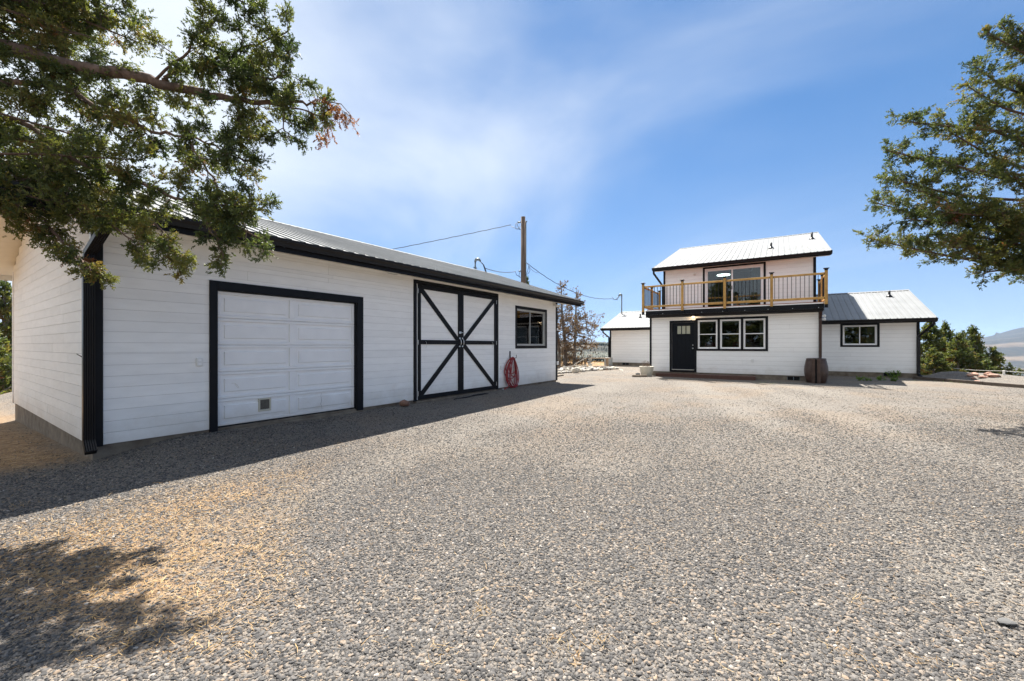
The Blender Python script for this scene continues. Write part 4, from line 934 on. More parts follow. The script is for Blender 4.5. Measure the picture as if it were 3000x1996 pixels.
rake(URX, URZ, UEX, UEZ, UYL + 0.003); rake(URX, URZ, UEX, UEZ, UYR - 0.023)
def pipe_vent(x, y, z, h=0.34):
    v = H.tube('roof_vent_pipe', [(x, y, z - 0.05), (x, y, z + h)], 0.045, 'black_metal', None, 12)
    V_, F_ = tube_geo([(x, y, z - 0.02), (x, y, z + 0.03), (x, y, z + 0.12)], [0.14, 0.12, 0.05], 12); H.mesh('flashing', V_, F_, 'black_metal', v, True)
pipe_vent(23.60, 0.28, UEZ + USL * (23.60 - UEX), 0.30); pipe_vent(25.35, -1.42, UEZ + USL * (25.35 - UEX), 0.36)
# snow guards: tiny, one joined part
V_, F_ = [], []
rs = random.Random(4)
for row, xx in enumerate((21.95, 22.55, 23.25, 24.0)):
    for k in range(30):
        y = UYR + 0.18 + k * 0.2286 + (0.08 if row % 2 else 0)
        if rs.random() < (0.15, 0.2, 0.45, 0.7)[row] or y > UYL - 0.1: continue
        z = UEZ + USL * (xx - UEX) + 0.02; c = len(V_)
        V_ += [(xx - 0.02, y - 0.03, z), (xx + 0.03, y - 0.03, z + 0.012), (xx + 0.03, y + 0.03, z + 0.012), (xx - 0.02, y + 0.03, z), (xx, y, z + 0.03)]
        F_ += [(c, c + 1, c + 4), (c + 1, c + 2, c + 4), (c + 2, c + 3, c + 4), (c + 3, c, c + 4)]
sg = H.mesh('snow_guard', V_, F_, 'snow_guard', uroof); sg['kind'] = 'stuff'
# sliding glass door
sd_ = H.box('sliding_door', XU - 0.012, XU + 0.10, 0.54, 2.955, 3.071, 3.10, 'vinyl_white')
for y0, y1, z0, z1 in ((0.461, 0.545, 3.071, 5.245), (2.965, 3.049, 3.071, 5.245), (0.5455, 2.9645, 5.165, 5.245)): H.box('trim', XU - 0.024, XU + 0.011, y0, y1, z0, z1, 'black_paint', sd_, 0.003)
for y0, y1, z0, z1 in ((0.548, 0.60, 3.10, 5.164), (2.905, 2.963, 3.10, 5.164), (0.6005, 2.9045, 5.10, 5.164)): H.box('frame', XU - 0.01, XU + 0.09, y0, y1, z0, z1, 'vinyl_white', sd_, 0.003)
for y0, y1, dx in ((0.601, 1.83, 0.02), (1.765, 2.904, 0.055)):
    for a, b, z0, z1 in ((y0, y0 + 0.065, 3.101, 5.099), (y1 - 0.065, y1, 3.101, 5.099), (y0 + 0.0655, y1 - 0.0655, 5.03, 5.099), (y0 + 0.0655, y1 - 0.0655, 3.101, 3.18)): H.box('sash', XU + dx - 0.012, XU + dx + 0.018, a, b, z0, z1, 'vinyl_white', sd_, 0.003)
    H.box('pane', XU + dx, XU + dx + 0.006, y0 + 0.06, y1 - 0.06, 3.175, 5.035, 'window_glass', sd_)
H.box('handle', XU - 0.02, XU + 0.005, 1.795, 1.82, 4.10, 4.28, 'black_metal', sd_, 0.004)
ur = wall_sheet(H, 'upper_room', 'y', 25.2, 0.05, YR + 0.05, YL - 0.05, 3.0, 5.45, [], 'unlit_room_wall')
H.box('room_floor', XU + 0.15, 25.19, YR + 0.05, YL - 0.05, 2.98, 3.02, 'unlit_room_wall', ur); H.box('room_ceiling', XU + 0.15, 25.19, YR + 0.05, YL - 0.05, 5.42, 5.45, 'unlit_room_wall', ur)
for k in range(7): H.tube('curtain', [(XU + 0.28 + 0.02 * (k % 2), 0.66 + 0.055 * k, 3.05), (XU + 0.28 + 0.02 * (k % 2), 0.66 + 0.055 * k, 5.05)], 0.034, 'curtain', ur, 8)
lp = []
for k in range(33):
    q = 2 * math.pi * k / 32; lp.append((23.1 + 0.28 * math.cos(q), 2.30 + 0.28 * math.sin(q), 5.02))
V_, F_ = tube_geo(lp, 0.022, 8, False); H.mesh('ring_lamp', V_, F_, 'lamp_white', ur, True)
H.tube('lamp_cord', [(23.1, 2.3, 5.42), (23.1, 2.3, 5.2), (23.1 + 0.27, 2.3, 5.03)], 0.004, 'wire', ur, 5)
fl = H.box('floodlight', XU - 0.05, XU - 0.013, 3.36, 3.47, 4.90, 5.02, 'light_housing', bev=0.01); H.box('lamp_head', XU - 0.12, XU - 0.0505, 3.375, 3.455, 4.915, 4.985, 'light_housing', fl, 0.02)
# downspouts of the main block
spout(H, 'downspout', [(UEX - 0.06, YL + 0.34, UEZ - 0.13), (UEX - 0.06, YL + 0.34, UEZ - 0.28), (XU - 0.07, YL + 0.03, UEZ - 0.85), (XU - 0.07, YL + 0.02, UEZ - 1.0), (XU - 0.07, YL + 0.02, 3.08)], 0.085, 0.065, 'black_metal', (0, 1, 0))
spout(H, 'downspout', [(18.71, YR + 0.045, 2.72), (18.76, YR + 0.045, 2.66), (HX - 0.065, YR + 0.04, 2.52), (HX - 0.065, YR + 0.04, 2.4), (HX - 0.065, YR + 0.04, 1.05), (HX - 0.12, YR + 0.06, 0.98), (HX - 0.26, YR + 0.10, 0.93)], 0.085, 0.065, 'brown_spout', (0, 1, 0))
# ---- right wing
WX, WYR = 23.30, -4.89
wh = [(-3.58, -2.40, 1.485, 2.375)]; wsk = [(-3.653, -2.327, 1.414, 2.451)]
ww = wall_sheet(H, 'right_wing_wall', 'y', WX + 0.012, 0.13, WYR + 0.02, YR - 0.001, ZS, 2.56, wh, 'sheathing')
siding(H, ww, 'y', WX + 0.012, -1, WYR + 0.092, YR - 0.002, ZS + 0.003, 2.56, 0.1665, wsk, WS, rng, gap=0.005, lap=0.012, lmin=2.2, lmax=4.5)
H.box('foundation', WX + 0.03, WX + 0.2, WYR + 0.03, YR - 0.002, -0.5, ZS - 0.002, 'concrete')
H.box('corner_trim', WX - 0.022, WX + 0.011, WYR - 0.004, WYR + 0.091, ZS - 0.03, 2.56, 'black_paint', bev=0.003)
window(H, 'y', WX + 0.012, -1, -3.575, -2.41, 1.49, 2.37, 0.078, 'vinyl_white', fr=0.04, split=-3.0)
wr = wall_sheet(H, 'wing_room', 'y', 26.0, 0.05, WYR + 0.1, YR - 0.05, 0.34, 2.5, [], 'unlit_room_wall')
H.box('room_ceiling', WX + 0.15, 25.99, WYR + 0.1, YR - 0.05, 2.50, 2.53, 'unlit_room_wall', wr); H.box('room_floor', WX + 0.15, 25.99, WYR + 0.1, YR - 0.05, 0.3, 0.34, 'unlit_room_wall', wr)
for k in range(5): H.tube('curtain', [(WX + 0.30 + 0.02 * (k % 2), -3.50 + 0.05 * k, 1.3), (WX + 0.30 + 0.02 * (k % 2), -3.50 + 0.05 * k, 2.4)], 0.03, 'curtain', wr, 8)
vent(WX, -4.19, -3.785, 0.185, 0.302)
WRX, WRZ, WEX, WEZ = 26.98, 4.13, 22.83, 2.585; WSL = (WRZ - WEZ) / (WRX - WEX); WYE = -5.27
wroof = roof_deck(H, 'y', WYE, YR - 0.002, [(WEX, WEZ), (WRX, WRZ), (2 * WRX - WEX, WEZ)], 'soffit_paint')
roof_sheets(H, wroof, 'y', WYE - 0.02, YR - 0.001, (WEX - 0.05, WEZ - 0.05 * WSL), (WRX, WRZ), 'roof_metal'); roof_sheets(H, wroof, 'y', WYE - 0.02, YR - 0.001, (2 * WRX - WEX + 0.05, WEZ - 0.05 * WSL), (WRX, WRZ), 'roof_metal')
ridge_cap(WRX, WRZ, WSL, WYE - 0.02, YR - 0.002, wroof)
eave(WEX, WEZ, WYE, YR - 0.032, WSL); rake(WRX, WRZ, WEX, WEZ, WYE - 0.023)
H.box('soffit', WEX + 0.002, WX - 0.001, WYE, YR - 0.01, WEZ - 0.112, WEZ - 0.098, 'soffit_paint')
H.prism('gable_wall', [(WX + 0.014, WYR, ZS), (2 * WRX - WX, WYR, ZS), (2 * WRX - WX, WYR, WEZ + 0.05), (WRX, WYR, WRZ - 0.1), (WX + 0.014, WYR, WEZ + 0.05)], (0, 0.02, 0), WS)
pipe_vent(26.0, -4.42, WEZ + WSL * (26.0 - WEX), 0.30)
spout(H, 'downspout', [(WEX - 0.06, WYR - 0.30, WEZ - 0.13), (WEX - 0.06, WYR - 0.30, WEZ - 0.25), (WX - 0.07, WYR + 0.035, WEZ - 0.72), (WX - 0.07, WYR + 0.035, WEZ - 0.85), (WX - 0.07, WYR + 0.035, 0.35), (WX - 0.09, WYR + 0.035, 0.27), (WX - 0.22, WYR + 0.0, 0.20)], 0.085, 0.065, 'black_metal', (0, 1, 0))
# white floodlight on the side of the main block, under the balcony
fl = H.box('floodlight', 20.2, 20.32, YR - 0.03, YR - 0.001, 2.52, 2.64, 'light_housing', bev=0.01)
for dz in (-0.07, 0.06):
    V_, F_ = tube_geo([(20.2, YR - 0.03, 2.58 + dz * 0.4), (20.12, YR - 0.12, 2.58 + dz), (20.05, YR - 0.17, 2.57 + dz)], [0.02, 0.035, 0.06], 12); H.mesh('lamp_head', V_, F_, 'light_housing', fl, True)
# ---- left wing
LX, LYL, LYR = 27.60, 9.79, YL + 0.001
la = wall_sheet(H, 'left_wing_wall', 'y', LX + 0.012, 0.13, LYR, LYL - 0.02, ZS, 2.66, [], 'sheathing')
siding(H, la, 'y', LX + 0.012, -1, LYR + 0.01, LYL - 0.10, ZS + 0.003, 2.66, 0.179, [], WS, rng, gap=0.005, lap=0.012, lmin=2.2, lmax=4.5)
H.box('corner_trim', LX - 0.022, LX + 0.011, LYL - 0.098, LYL + 0.004, ZS - 0.03, 2.66, 'black_paint', bev=0.003)
H.box('foundation', LX + 0.03, LX + 0.2, LYR, LYL - 0.03, -0.6, ZS - 0.002, 'concrete')
vent(LX, 8.46, 8.90, 0.165, 0.305)
LRX, LRZ, LEX, LEZ = 31.45, 4.06, 27.15, 2.665; LSL = (LRZ - LEZ) / (LRX - LEX); LYE = 10.24
lroof = roof_deck(H, 'y', LYR, LYE, [(LEX, LEZ), (LRX, LRZ), (2 * LRX - LEX, LEZ)], 'soffit_paint')
roof_sheets(H, lroof, 'y', LYR, LYE + 0.02, (LEX - 0.05, LEZ - 0.05 * LSL), (LRX, LRZ), 'roof_metal'); roof_sheets(H, lroof, 'y', LYR, LYE + 0.02, (2 * LRX - LEX + 0.05, LEZ - 0.05 * LSL), (LRX, LRZ), 'roof_metal')
ridge_cap(LRX, LRZ, LSL, LYR, LYE + 0.02, lroof)
eave(LEX, LEZ, LYR + 0.035, LYE, LSL); rake(LRX, LRZ, LEX, LEZ, LYE + 0.003)
H.box('soffit', LEX + 0.002, LX - 0.001, LYR + 0.01, LYE, LEZ - 0.112, LEZ - 0.098, 'soffit_paint')
H.prism('gable_wall', [(LX + 0.014, LYL - 0.02, ZS), (2 * LRX - LX, LYL - 0.02, ZS), (2 * LRX - LX, LYL - 0.02, LEZ + 0.05), (LRX, LYL - 0.02, LRZ - 0.1), (LX + 0.014, LYL - 0.02, LEZ + 0.05)], (0, 0.02, 0), WS)
spout(H, 'downspout', [(LEX - 0.06, LYL + 0.30, LEZ - 0.13), (LEX - 0.06, LYL + 0.30, LEZ - 0.28), (LX - 0.07, LYL + 0.04, LEZ - 0.62), (LX - 0.07, LYL + 0.04, LEZ - 0.8), (LX - 0.07, LYL + 0.04, 0.3)], 0.085, 0.065, 'black_metal', (0, 1, 0))
spout(H, 'downspout', [(26.6, LYR + 0.10, LEZ - 0.13), (26.6, LYR + 0.10, 1.55)], 0.14, 0.065, 'black_metal', (0, 1, 0))
mx_, my_ = 30.9, 10.02
lm = H.tube('service_mast', [(mx_, my_, LEZ + LSL * (mx_ - LEX) - 0.1), (mx_, my_, 5.28)], 0.045, 'grey_pipe')
H.tube('weatherhead', [(mx_, my_, 5.26), (mx_, my_ + 0.02, 5.36), (mx_ - 0.05, my_ + 0.14, 5.37), (mx_ - 0.06, my_ + 0.22, 5.26)], [0.06, 0.085, 0.085, 0.06], 'grey_pipe', lm)
for k in range(3): H.tube('service_cable', [(mx_ - 0.05, my_ + 0.2, 5.27), (mx_ - 0.05, my_ + 0.3 + 0.06 * k, 4.98 + 0.03 * k), (mx_ - 0.06, my_ + 0.55, 5.02), (mx_ - 0.08, my_ + 0.75, 5.10 + 0.15 * (k == 1))], 0.014, 'wire', lm, 6)
pipe_vent(29.6, 8.25, LEZ + LSL * (29.6 - LEX), 0.28)
# ------------------------------------------------------------------ small things around the yard
def single(name, me, loc, label, cat, group=None, rot=(0, 0, 0), kind=None):
    o = link(name, me); o.location = loc; o.rotation_euler = rot; return tag(o, label, cat, group, kind)
# red garden hose, hung in loops on its hook and resting on the gravel
def build_hose():
    rg = random.Random(12); pts = []; loops = 9
    for L_ in range(loops):
        w = rg.uniform(0.24, 0.48); dx = rg.uniform(-0.07, 0.06); bot = rg.uniform(0.165, 0.215) if L_ % 3 else rg.uniform(0.40, 0.70); top = 1.115 + rg.uniform(-0.02, 0.03); ph = rg.uniform(-0.03, 0.03); dep = GY0 - 0.045 - 0.016 * (L_ % 6) - rg.uniform(0, 0.01)
        for k in range(24):
            q = 2 * math.pi * k / 24; s_, c_ = math.sin(q), math.cos(q)
            zc, hh_ = (top + bot) / 2, (top - bot) / 2
            taper = 0.34 + 0.66 * (1 - (c_ * 0.5 + 0.5)) ** 0.75
            lean = 0.0 if c_ > -0.55 else -0.10 * (-c_ - 0.55)
            pts.append(Vector((10.47 + dx * (1 - c_) * 0.5 + s_ * w * taper + ph * (1 - c_) - 0.02 * (1 - c_), dep + lean - 0.03 * (1 - abs(s_)), zc + hh_ * c_)))
    pts += [Vector((10.35, GY0 - 0.20, 0.175)), Vector((10.05, GY0 - 0.18, 0.150)), Vector((9.93, GY0 - 0.14, 0.16))]
    # smooth
    for _ in range(2):
        pts = [pts[0]] + [(pts[i - 1] + pts[i] * 2 + pts[i + 1]) / 4 for i in range(1, len(pts) - 1)] + [pts[-1]]
    for p in pts: p.z = max(p.z, gz(p.x, p.y) + 0.014)
    T = Thing('garden_hose', 'red garden hose hung in long loops beside the barn doors', 'hose', (10.4, GY0 - 0.1, 0.12))
    T.tube('hose', pts, 0.0140, 'hose_red', None, 8); e = pts[-1]; T.tube('coupling', [e, e + Vector((-0.06, 0.01, 0.005))], 0.017, 'steel')
build_hose()
single('rock', rock_mesh('rock', 0.26, 0.20, 0.20, 3, 'rock_brown'), Vector((6.10, 7.03, gz(6.1, 7.03) + 0.065)), 'reddish brown rock on the gravel left of the barn doors', 'rock')
V_, F_ = tube_geo([(7.62 + 0.14 * k, 6.97 + 0.035 * math.sin(k * 1.7) - 0.012 * k, gz(7.62 + 0.14 * k, 6.97) + 0.016) for k in range(10)], 0.016, 8)
tag(meshobj('rubber_strip', V_, F_, 'black_metal', None, True), 'thin black rubber strip on gravel before the barn doors', 'strip')
V_ = [(13.7, 8.25, 0.0), (16.4, 8.45, 0.0), (16.4, 12.4, 0.0), (13.6, 12.4, 0.0)]; zc = 0.185
cp = meshobj('concrete_pad', [(x, y, zc) for x, y, z in V_] + [(x, y, -0.1) for x, y, z in V_], [(0, 1, 2, 3), (7, 6, 5, 4), (0, 4, 5, 1), (1, 5, 6, 2), (2, 6, 7, 3), (3, 7, 4, 0)], 'concrete'); tag(cp, 'pale concrete pad beside the garage far end', 'concrete pad', kind='structure'); fix_normals(cp.data)

# front step of brown planks
S = Thing('front_step', 'low brown plank step below the front door', 'step', (18.72, 2.6, 0.10), HR)
for k in range(4): S.box('plank', 18.42 + k * 0.142, 18.42 + k * 0.142 + 0.136, 0.72, 4.48, 0.243, 0.272, 'deck_brown', None, 0.004)
S.box('front_board', 18.425, 18.455, 0.73, 4.47, 0.03, 0.2425, 'deck_brown', None, 0.003)
for y0 in (0.73, 4.44): S.box('side_board', 18.4555, 18.97, y0, y0 + 0.03, 0.03, 0.2425, 'deck_brown')
# rain barrel
bw_ = h2w(18.50, -1.16); bz = gz(bw_.x, bw_.y)
B = Thing('rain_barrel', 'brown plastic rain barrel under the house corner downspout', 'barrel', (18.50, -1.16, bz), HR)
prof = [(0.0, 0.00), (0.275, 0.0), (0.295, 0.02), (0.325, 0.15), (0.355, 0.32), (0.362, 0.44), (0.350, 0.60), (0.318, 0.76), (0.300, 0.84), (0.305, 0.87), (0.27, 0.885), (0.25, 0.86), (0.0, 0.855)]
V_, F_ = [], []; nn = 40
for r_, z_ in prof:
    for j in range(nn):
        q = 2 * math.pi * j / nn; rr_ = r_ * (1 - (0.018 if j % 5 == 0 and 0.02 < z_ < 0.85 else 0)); V_.append((18.50 + rr_ * math.cos(q), -1.16 + rr_ * math.sin(q), bz + z_))
for i in range(len(prof) - 1):
    for j in range(nn): F_.append((i * nn + j, i * nn + (j + 1) % nn, (i + 1) * nn + (j + 1) % nn, (i + 1) * nn + j))
B.mesh('body', V_, F_, 'barrel_plastic', None, True)
ba = math.atan2(-bw_.y, -bw_.x) - RAD(HR)      # front of the barrel, towards the drive
for s_ in (-1, 1):
    cx_, cy_ = 18.50 + 0.335 * math.cos(ba) - s_ * 0.078 * math.sin(ba), -1.16 + 0.335 * math.sin(ba) + s_ * 0.078 * math.cos(ba)
    o = B.box('upright', cx_ - 0.075, cx_ + 0.075, cy_ - 0.053, cy_ + 0.053, bz - 0.01, bz + 0.872, 'barrel_plastic', None, 0.012); o.rotation_euler = (0, 0, ba)
    o = B.box('grip', 18.50 + 0.30 * math.cos(ba + s_ * 0.75) - 0.02, 18.50 + 0.30 * math.cos(ba + s_ * 0.75) + 0.03, -1.16 + 0.30 * math.sin(ba + s_ * 0.75) - 0.06, -1.16 + 0.30 * math.sin(ba + s_ * 0.75) + 0.06, bz + 0.80, bz + 0.83, 'brown_spout', None, 0.008); o.rotation_euler = (0, 0, ba + s_ * 0.75)
o = B.box('slot_shade', 18.50 + 0.325 * math.cos(ba) - 0.05, 18.50 + 0.325 * math.cos(ba) + 0.05, -1.16 + 0.325 * math.sin(ba) - 0.024, -1.16 + 0.325 * math.sin(ba) + 0.024, bz - 0.01, bz + 0.865, 'dark_void'); o.rotation_euler = (0, 0, ba)  # near-black slab stands in for the shaded gap between the uprights
# planter with a dried plant
pw_ = at(1895, 1097, 18.05); pz = gz(pw_.x, pw_.y)
T = Thing('planter_pot', 'pale concrete planter pot with dried plant at house corner', 'planter', (pw_.x, pw_.y, pz))
prof = [(0.0, 0.0), (0.19, 0.0), (0.225, 0.03), (0.27, 0.22), (0.295, 0.38), (0.305, 0.42), (0.298, 0.435), (0.275, 0.435), (0.26, 0.37), (0.0, 0.365)]; V_, F_ = [], []; nn = 32
for r_, z_ in prof:
    for j in range(nn): q = 2 * math.pi * j / nn; V_.append((pw_.x + r_ * math.cos(q), pw_.y + r_ * math.sin(q), pz + z_))
for i in range(len(prof) - 1):
    for j in range(nn): F_.append((i * nn + j, i * nn + (j + 1) % nn, (i + 1) * nn + (j + 1) % nn, (i + 1) * nn + j))
T.mesh('pot', V_, F_, 'pot', None, True)
V_, F_ = tube_geo([(pw_.x, pw_.y, pz + 0.37), (pw_.x, pw_.y, pz + 0.39)], 0.255, 24); T.mesh('soil', V_, F_, 'soil')
rg = random.Random(9); Vs, Fs = [], []
for k in range(34):
    a_ = rg.uniform(0, 6.28); r_ = rg.uniform(0, 0.2); p = Vector((pw_.x + r_ * math.cos(a_), pw_.y + r_ * math.sin(a_), pz + 0.38)); q = p + Vector((rg.uniform(-0.1, 0.1), rg.uniform(-0.1, 0.1), rg.uniform(0.08, 0.30)))
    v, f = tube_geo([p, (p + q) / 2 + Vector((0.02, 0.01, 0)), q], [0.004, 0.003, 0.002], 4, True, len(Vs)); Vs += v; Fs += f
    for j in range(4):
        c = len(Vs); m_ = p.lerp(q, rg.uniform(0.4, 1)); d_ = Vector((rg.uniform(-1, 1), rg.uniform(-1, 1), rg.uniform(-0.3, 1))).normalized() * 0.05; e_ = d_.orthogonal().normalized() * 0.012
        Vs += [m_, m_ + d_ * 0.5 + e_, m_ + d_, m_ + d_ * 0.5 - e_]; Fs.append((c, c + 1, c + 2, c + 3))
T.mesh('dried_plant', Vs, Fs, 'dead_foliage')
# paving blocks and a dark stone by the pot
for (px_, py_, w_, rz_, lab) in ((1866, 1103, 0.36, 1.2, 'left one of two grey paving blocks beside the planter pot'), (1884, 1104, 0.34, 1.35, 'right one of two grey paving blocks beside the planter pot')):
    p = at(px_, py_, 17.6); z = gz(p.x, p.y); me = box_mesh('paving_block', w_, 0.17, 0.09, 0.012); me.materials.append(MATS['concrete']); single('paving_block', me, Vector((p.x, p.y, z + 0.042)), lab, 'paving block', 'paving blocks by the planter', (0, 0.03, rz_ + 0.6))
p = at(1869, 1096, 18.1); single('dark_rock', rock_mesh('dark_rock', 0.30, 0.22, 0.18, 8, 'rock_dark'), Vector((p.x, p.y, gz(p.x, p.y) + 0.07)), 'small black lava rock behind the paving blocks', 'rock')
# flat pale stepping stone on the gravel
p = at(1820, 1077, 22.0); single('flat_stone', rock_mesh('flat_stone', 0.34, 0.26, 0.08, 15, 'rock_pale'), Vector((p.x, p.y, gz(p.x, p.y) + 0.03)), 'flat pale stone lying alone on gravel before left wing', 'rock')
p = at(2950, 1838, 2.14); single('flat_stone', rock_mesh('flat_stone', 0.115, 0.060, 0.022, 17, 'rock_slate'), Vector((p.x, p.y, gz(p.x, p.y) + 0.016)), 'smooth oblong grey stone in the near right gravel', 'rock', None, (0, 0, -0.9))
# rubble ring near the dead tree
rg = random.Random(31); RM = [rock_mesh('ring_stone', 1, 1, 1, 40 + k, 'rock_grey' if k % 3 else 'rock_pale', 2) for k in range(7)]
ring = []
for k in range(30):
    t = k / 29; px_ = 1642 + 165 * t + rg.uniform(-3, 3); Fd = 19.9 + 3.4 * t + rg.uniform(-0.25, 0.3); ring.append((px_, Fd, rg.uniform(0.16, 0.34)))
for k in range(32): ring.append((rg.uniform(1640, 1765), rg.uniform(21.2, 25.0), rg.uniform(0.14, 0.32)))
for k, (px_, Fd, s_) in enumerate(ring):
    p = at(px_, 1075, Fd); z = gz(p.x, p.y)
    single('ring_stone', RM[k % 7], Vector((p.x, p.y, z + s_ * 0.22)), 'rough stone in the front row of the rubble ring' if k < 30 else 'rough stone heaped behind the front row of rubble', 'rock', 'front row of the rubble ring' if k < 30 else 'stones heaped in the rubble ring', (rg.uniform(-0.4, 0.4), rg.uniform(-0.4, 0.4), rg.uniform(0, 6.28))).scale = (s_ * rg.uniform(1, 1.6), s_ * rg.uniform(0.8, 1.2), s_ * rg.uniform(0.6, 0.95))
for (px_, Fd, sx, sy, sz, m_, lab) in ((1689, 20.2, 0.42, 0.30, 0.36, 'rock_pale', 'big upright pale boulder at front of the rubble ring'), (1774, 22.5, 0.26, 0.24, 0.24, 'rock_red', 'rusty red stone at the right end of rubble ring'), (1797, 23.3, 0.46, 0.34, 0.20, 'rock_pale', 'pale flat boulder raised at rubble ring right end'), (1720, 23.0, 0.50, 0.36, 0.16, 'rock_pale', 'broad flat slab stone lying before the cairn')):
    p = at(px_, 1075, Fd); single('boulder', rock_mesh('boulder', sx, sy, sz, int(px_), m_), Vector((p.x, p.y, gz(p.x, p.y) + sz * 0.36)), lab, 'rock', None, (0, 0, px_))
# grey driftwood sticks in the ring
for k, (px_, Fd, ln, el, lab) in enumerate(((1668, 22.0, 1.1, 0.55, 'bleached stick leaning steeply out of the rubble ring'), (1650, 22.6, 1.3, 0.12, 'bleached stick lying low at left of the rubble ring'), (1700, 22.5, 1.0, 0.30, 'bleached stick rising towards the cairn from the rubble'))):
    p = at(px_, 1075, Fd); p.z = gz(p.x, p.y) + 0.12; d_ = Vector((math.cos(el) * 0.5, -math.cos(el) * 0.86, math.sin(el))); V_, F_ = tube_geo([p, p + d_ * ln * 0.5 + Vector((0, 0, 0.04)), p + d_ * ln], [0.028, 0.022, 0.010], 7)
    tag(meshobj('driftwood_stick', V_, F_, 'rock_pale', None, True), lab, 'stick', 'sticks in the rubble ring')
# cairn
p = at(1729, 1068, 25.5); z = gz(p.x, p.y); T = Thing('stone_cairn', 'tall stacked stone cairn with flat cap near the bench', 'cairn', (p.x, p.y, z)); zz = z - 0.05
for k, (w_, h_) in enumerate(((0.42, 0.16), (0.34, 0.18), (0.36, 0.13), (0.27, 0.17), (0.24, 0.16), (0.46, 0.10))):
    me = rock_mesh('stone', w_, w_ * 0.85, h_ * 1.25, 60 + k, 'rock_pale' if k % 2 else 'rock_grey', 2); o = link('stone', me, T.o); o.location = (0.02 * math.sin(k * 2), 0.02 * math.cos(k * 3), zz - z + h_ * 0.5); zz += h_ * 0.97
# weathered bench
p = at(1742, 1066, 27.0); z = gz(p.x, p.y); d1 = Vector((ST, -CT, 0)); T = Thing('wooden_bench', 'weathered brown plank bench beyond the cairn', 'bench', (p.x, p.y, z)); ang = math.atan2(d1.y, d1.x)
def obox(th, nm, c, sx, sy, sz, m_, a_):
    o = th.box(nm, c.x - sx / 2, c.x + sx / 2, c.y - sy / 2, c.y + sy / 2, c.z - sz / 2, c.z + sz / 2, m_, None, 0.004); o.rotation_euler = (0, 0, a_); return o
for k in range(3): obox(T, 'seat_plank', p * 1 + Vector((0, 0, z - p.z + 0.52)) + d1 * 0.1 + Vector((d1.y, -d1.x, 0)) * (0.14 * (k - 1)), 1.9, 0.13, 0.045, 'weathered_wood', ang)
for s_ in (-0.7, 0.75): obox(T, 'leg', p * 1 + Vector((0, 0, z - p.z + 0.25)) + d1 * (0.1 + s_), 0.09, 0.34, 0.49, 'weathered_wood', ang)
# grey utility cabinet
p = at(1783, 1068, 28.0); z = gz(p.x, p.y); T = Thing('utility_cabinet', 'grey metal utility cabinet at left wing corner', 'cabinet', (p.x, p.y, z))
T.box('body', p.x - 0.2, p.x + 0.2, p.y - 0.22, p.y + 0.22, z - 0.05, z + 0.50, 'utility_box', None, 0.01); T.box('lid', p.x - 0.22, p.x + 0.22, p.y - 0.24, p.y + 0.24, z + 0.5005, z + 0.53, 'utility_box', None, 0.008)
# black drain tray under the right downspout
p = h2w(WX - 0.42, WYR + 0.02); z = gz(p.x, p.y)
T = Thing('splash_tray', 'black plastic splash tray below the right wing downspout', 'splash tray', (WX - 0.42, WYR + 0.02, z), HR)
T.box('tray', WX - 0.72, WX - 0.12, WYR - 0.12, WYR + 0.16, z + 0.002, z + 0.03, 'black_metal', None, 0.006)
for y0 in (WYR - 0.12, WYR + 0.135): T.box('rim', WX - 0.72, WX - 0.12, y0, y0 + 0.025, z + 0.0305, z + 0.075, 'black_metal', None, 0.004)
# edging timbers of the raised bed
l = -0.55; k = 0
while l < 13:
    L_ = 1.2; c = KA + KD * (l + L_ / 2); z = gz(c[0], c[1]); me = box_mesh('edging_timber', L_ - 0.015, 0.09, 0.17, 0.008); me.materials.append(MATS['timber_edge'])
    single('edging_timber', me, Vector((c[0], c[1], z + 0.03)), 'dark timber in the low edging along the gravel bed', 'edging', 'edging timbers of the gravel bed', (0, 0, math.atan2(KD[1], KD[0]) + 0.01 * math.sin(k * 2.1))); l += L_; k += 1
# red rocks on the bed
for k, (px_, d_, sx, sy, sz, lab) in enumerate(((2842, 1.05, 0.20, 0.16, 0.14, 'small red rock left of the pale slabs on gravel bed'), (2855, 1.25, 0.34, 0.22, 0.15, 'pinkish flat rock left of centre on gravel bed'), (2881, 0.95, 0.34, 0.20, 0.10, 'low red slab in the middle of gravel bed'), (2896, 1.35, 0.30, 0.24, 0.20, 'rounded red boulder in the rock row on bed'), (2914, 1.15, 0.42, 0.28, 0.18, 'largest pink boulder at right of the rock row'), (2864, 0.35, 0.26, 0.18, 0.07, 'flat red stone close behind the edging timber'), (2852, 0.72, 0.20, 0.12, 0.07, 'dark thin red stone in front of the rock row'))):
    # find l where the bed point at depth d_ projects to column px_
    best = min(np.linspace(-0.5, 8, 400), key=lambda l_: abs((lambda q: CXP + FPX * ((q.x * ST - q.y * CT) / (q.x * CT + q.y * ST)))(bed_point(l_, d_)) - px_))
    q = bed_point(best, d_); single('red_rock', rock_mesh('red_rock', sx, sy, sz, 80 + k, 'rock_red'), q + Vector((0, 0, sz * 0.25)), lab, 'rock', None, (0, 0, k * 1.3 + 2.2))
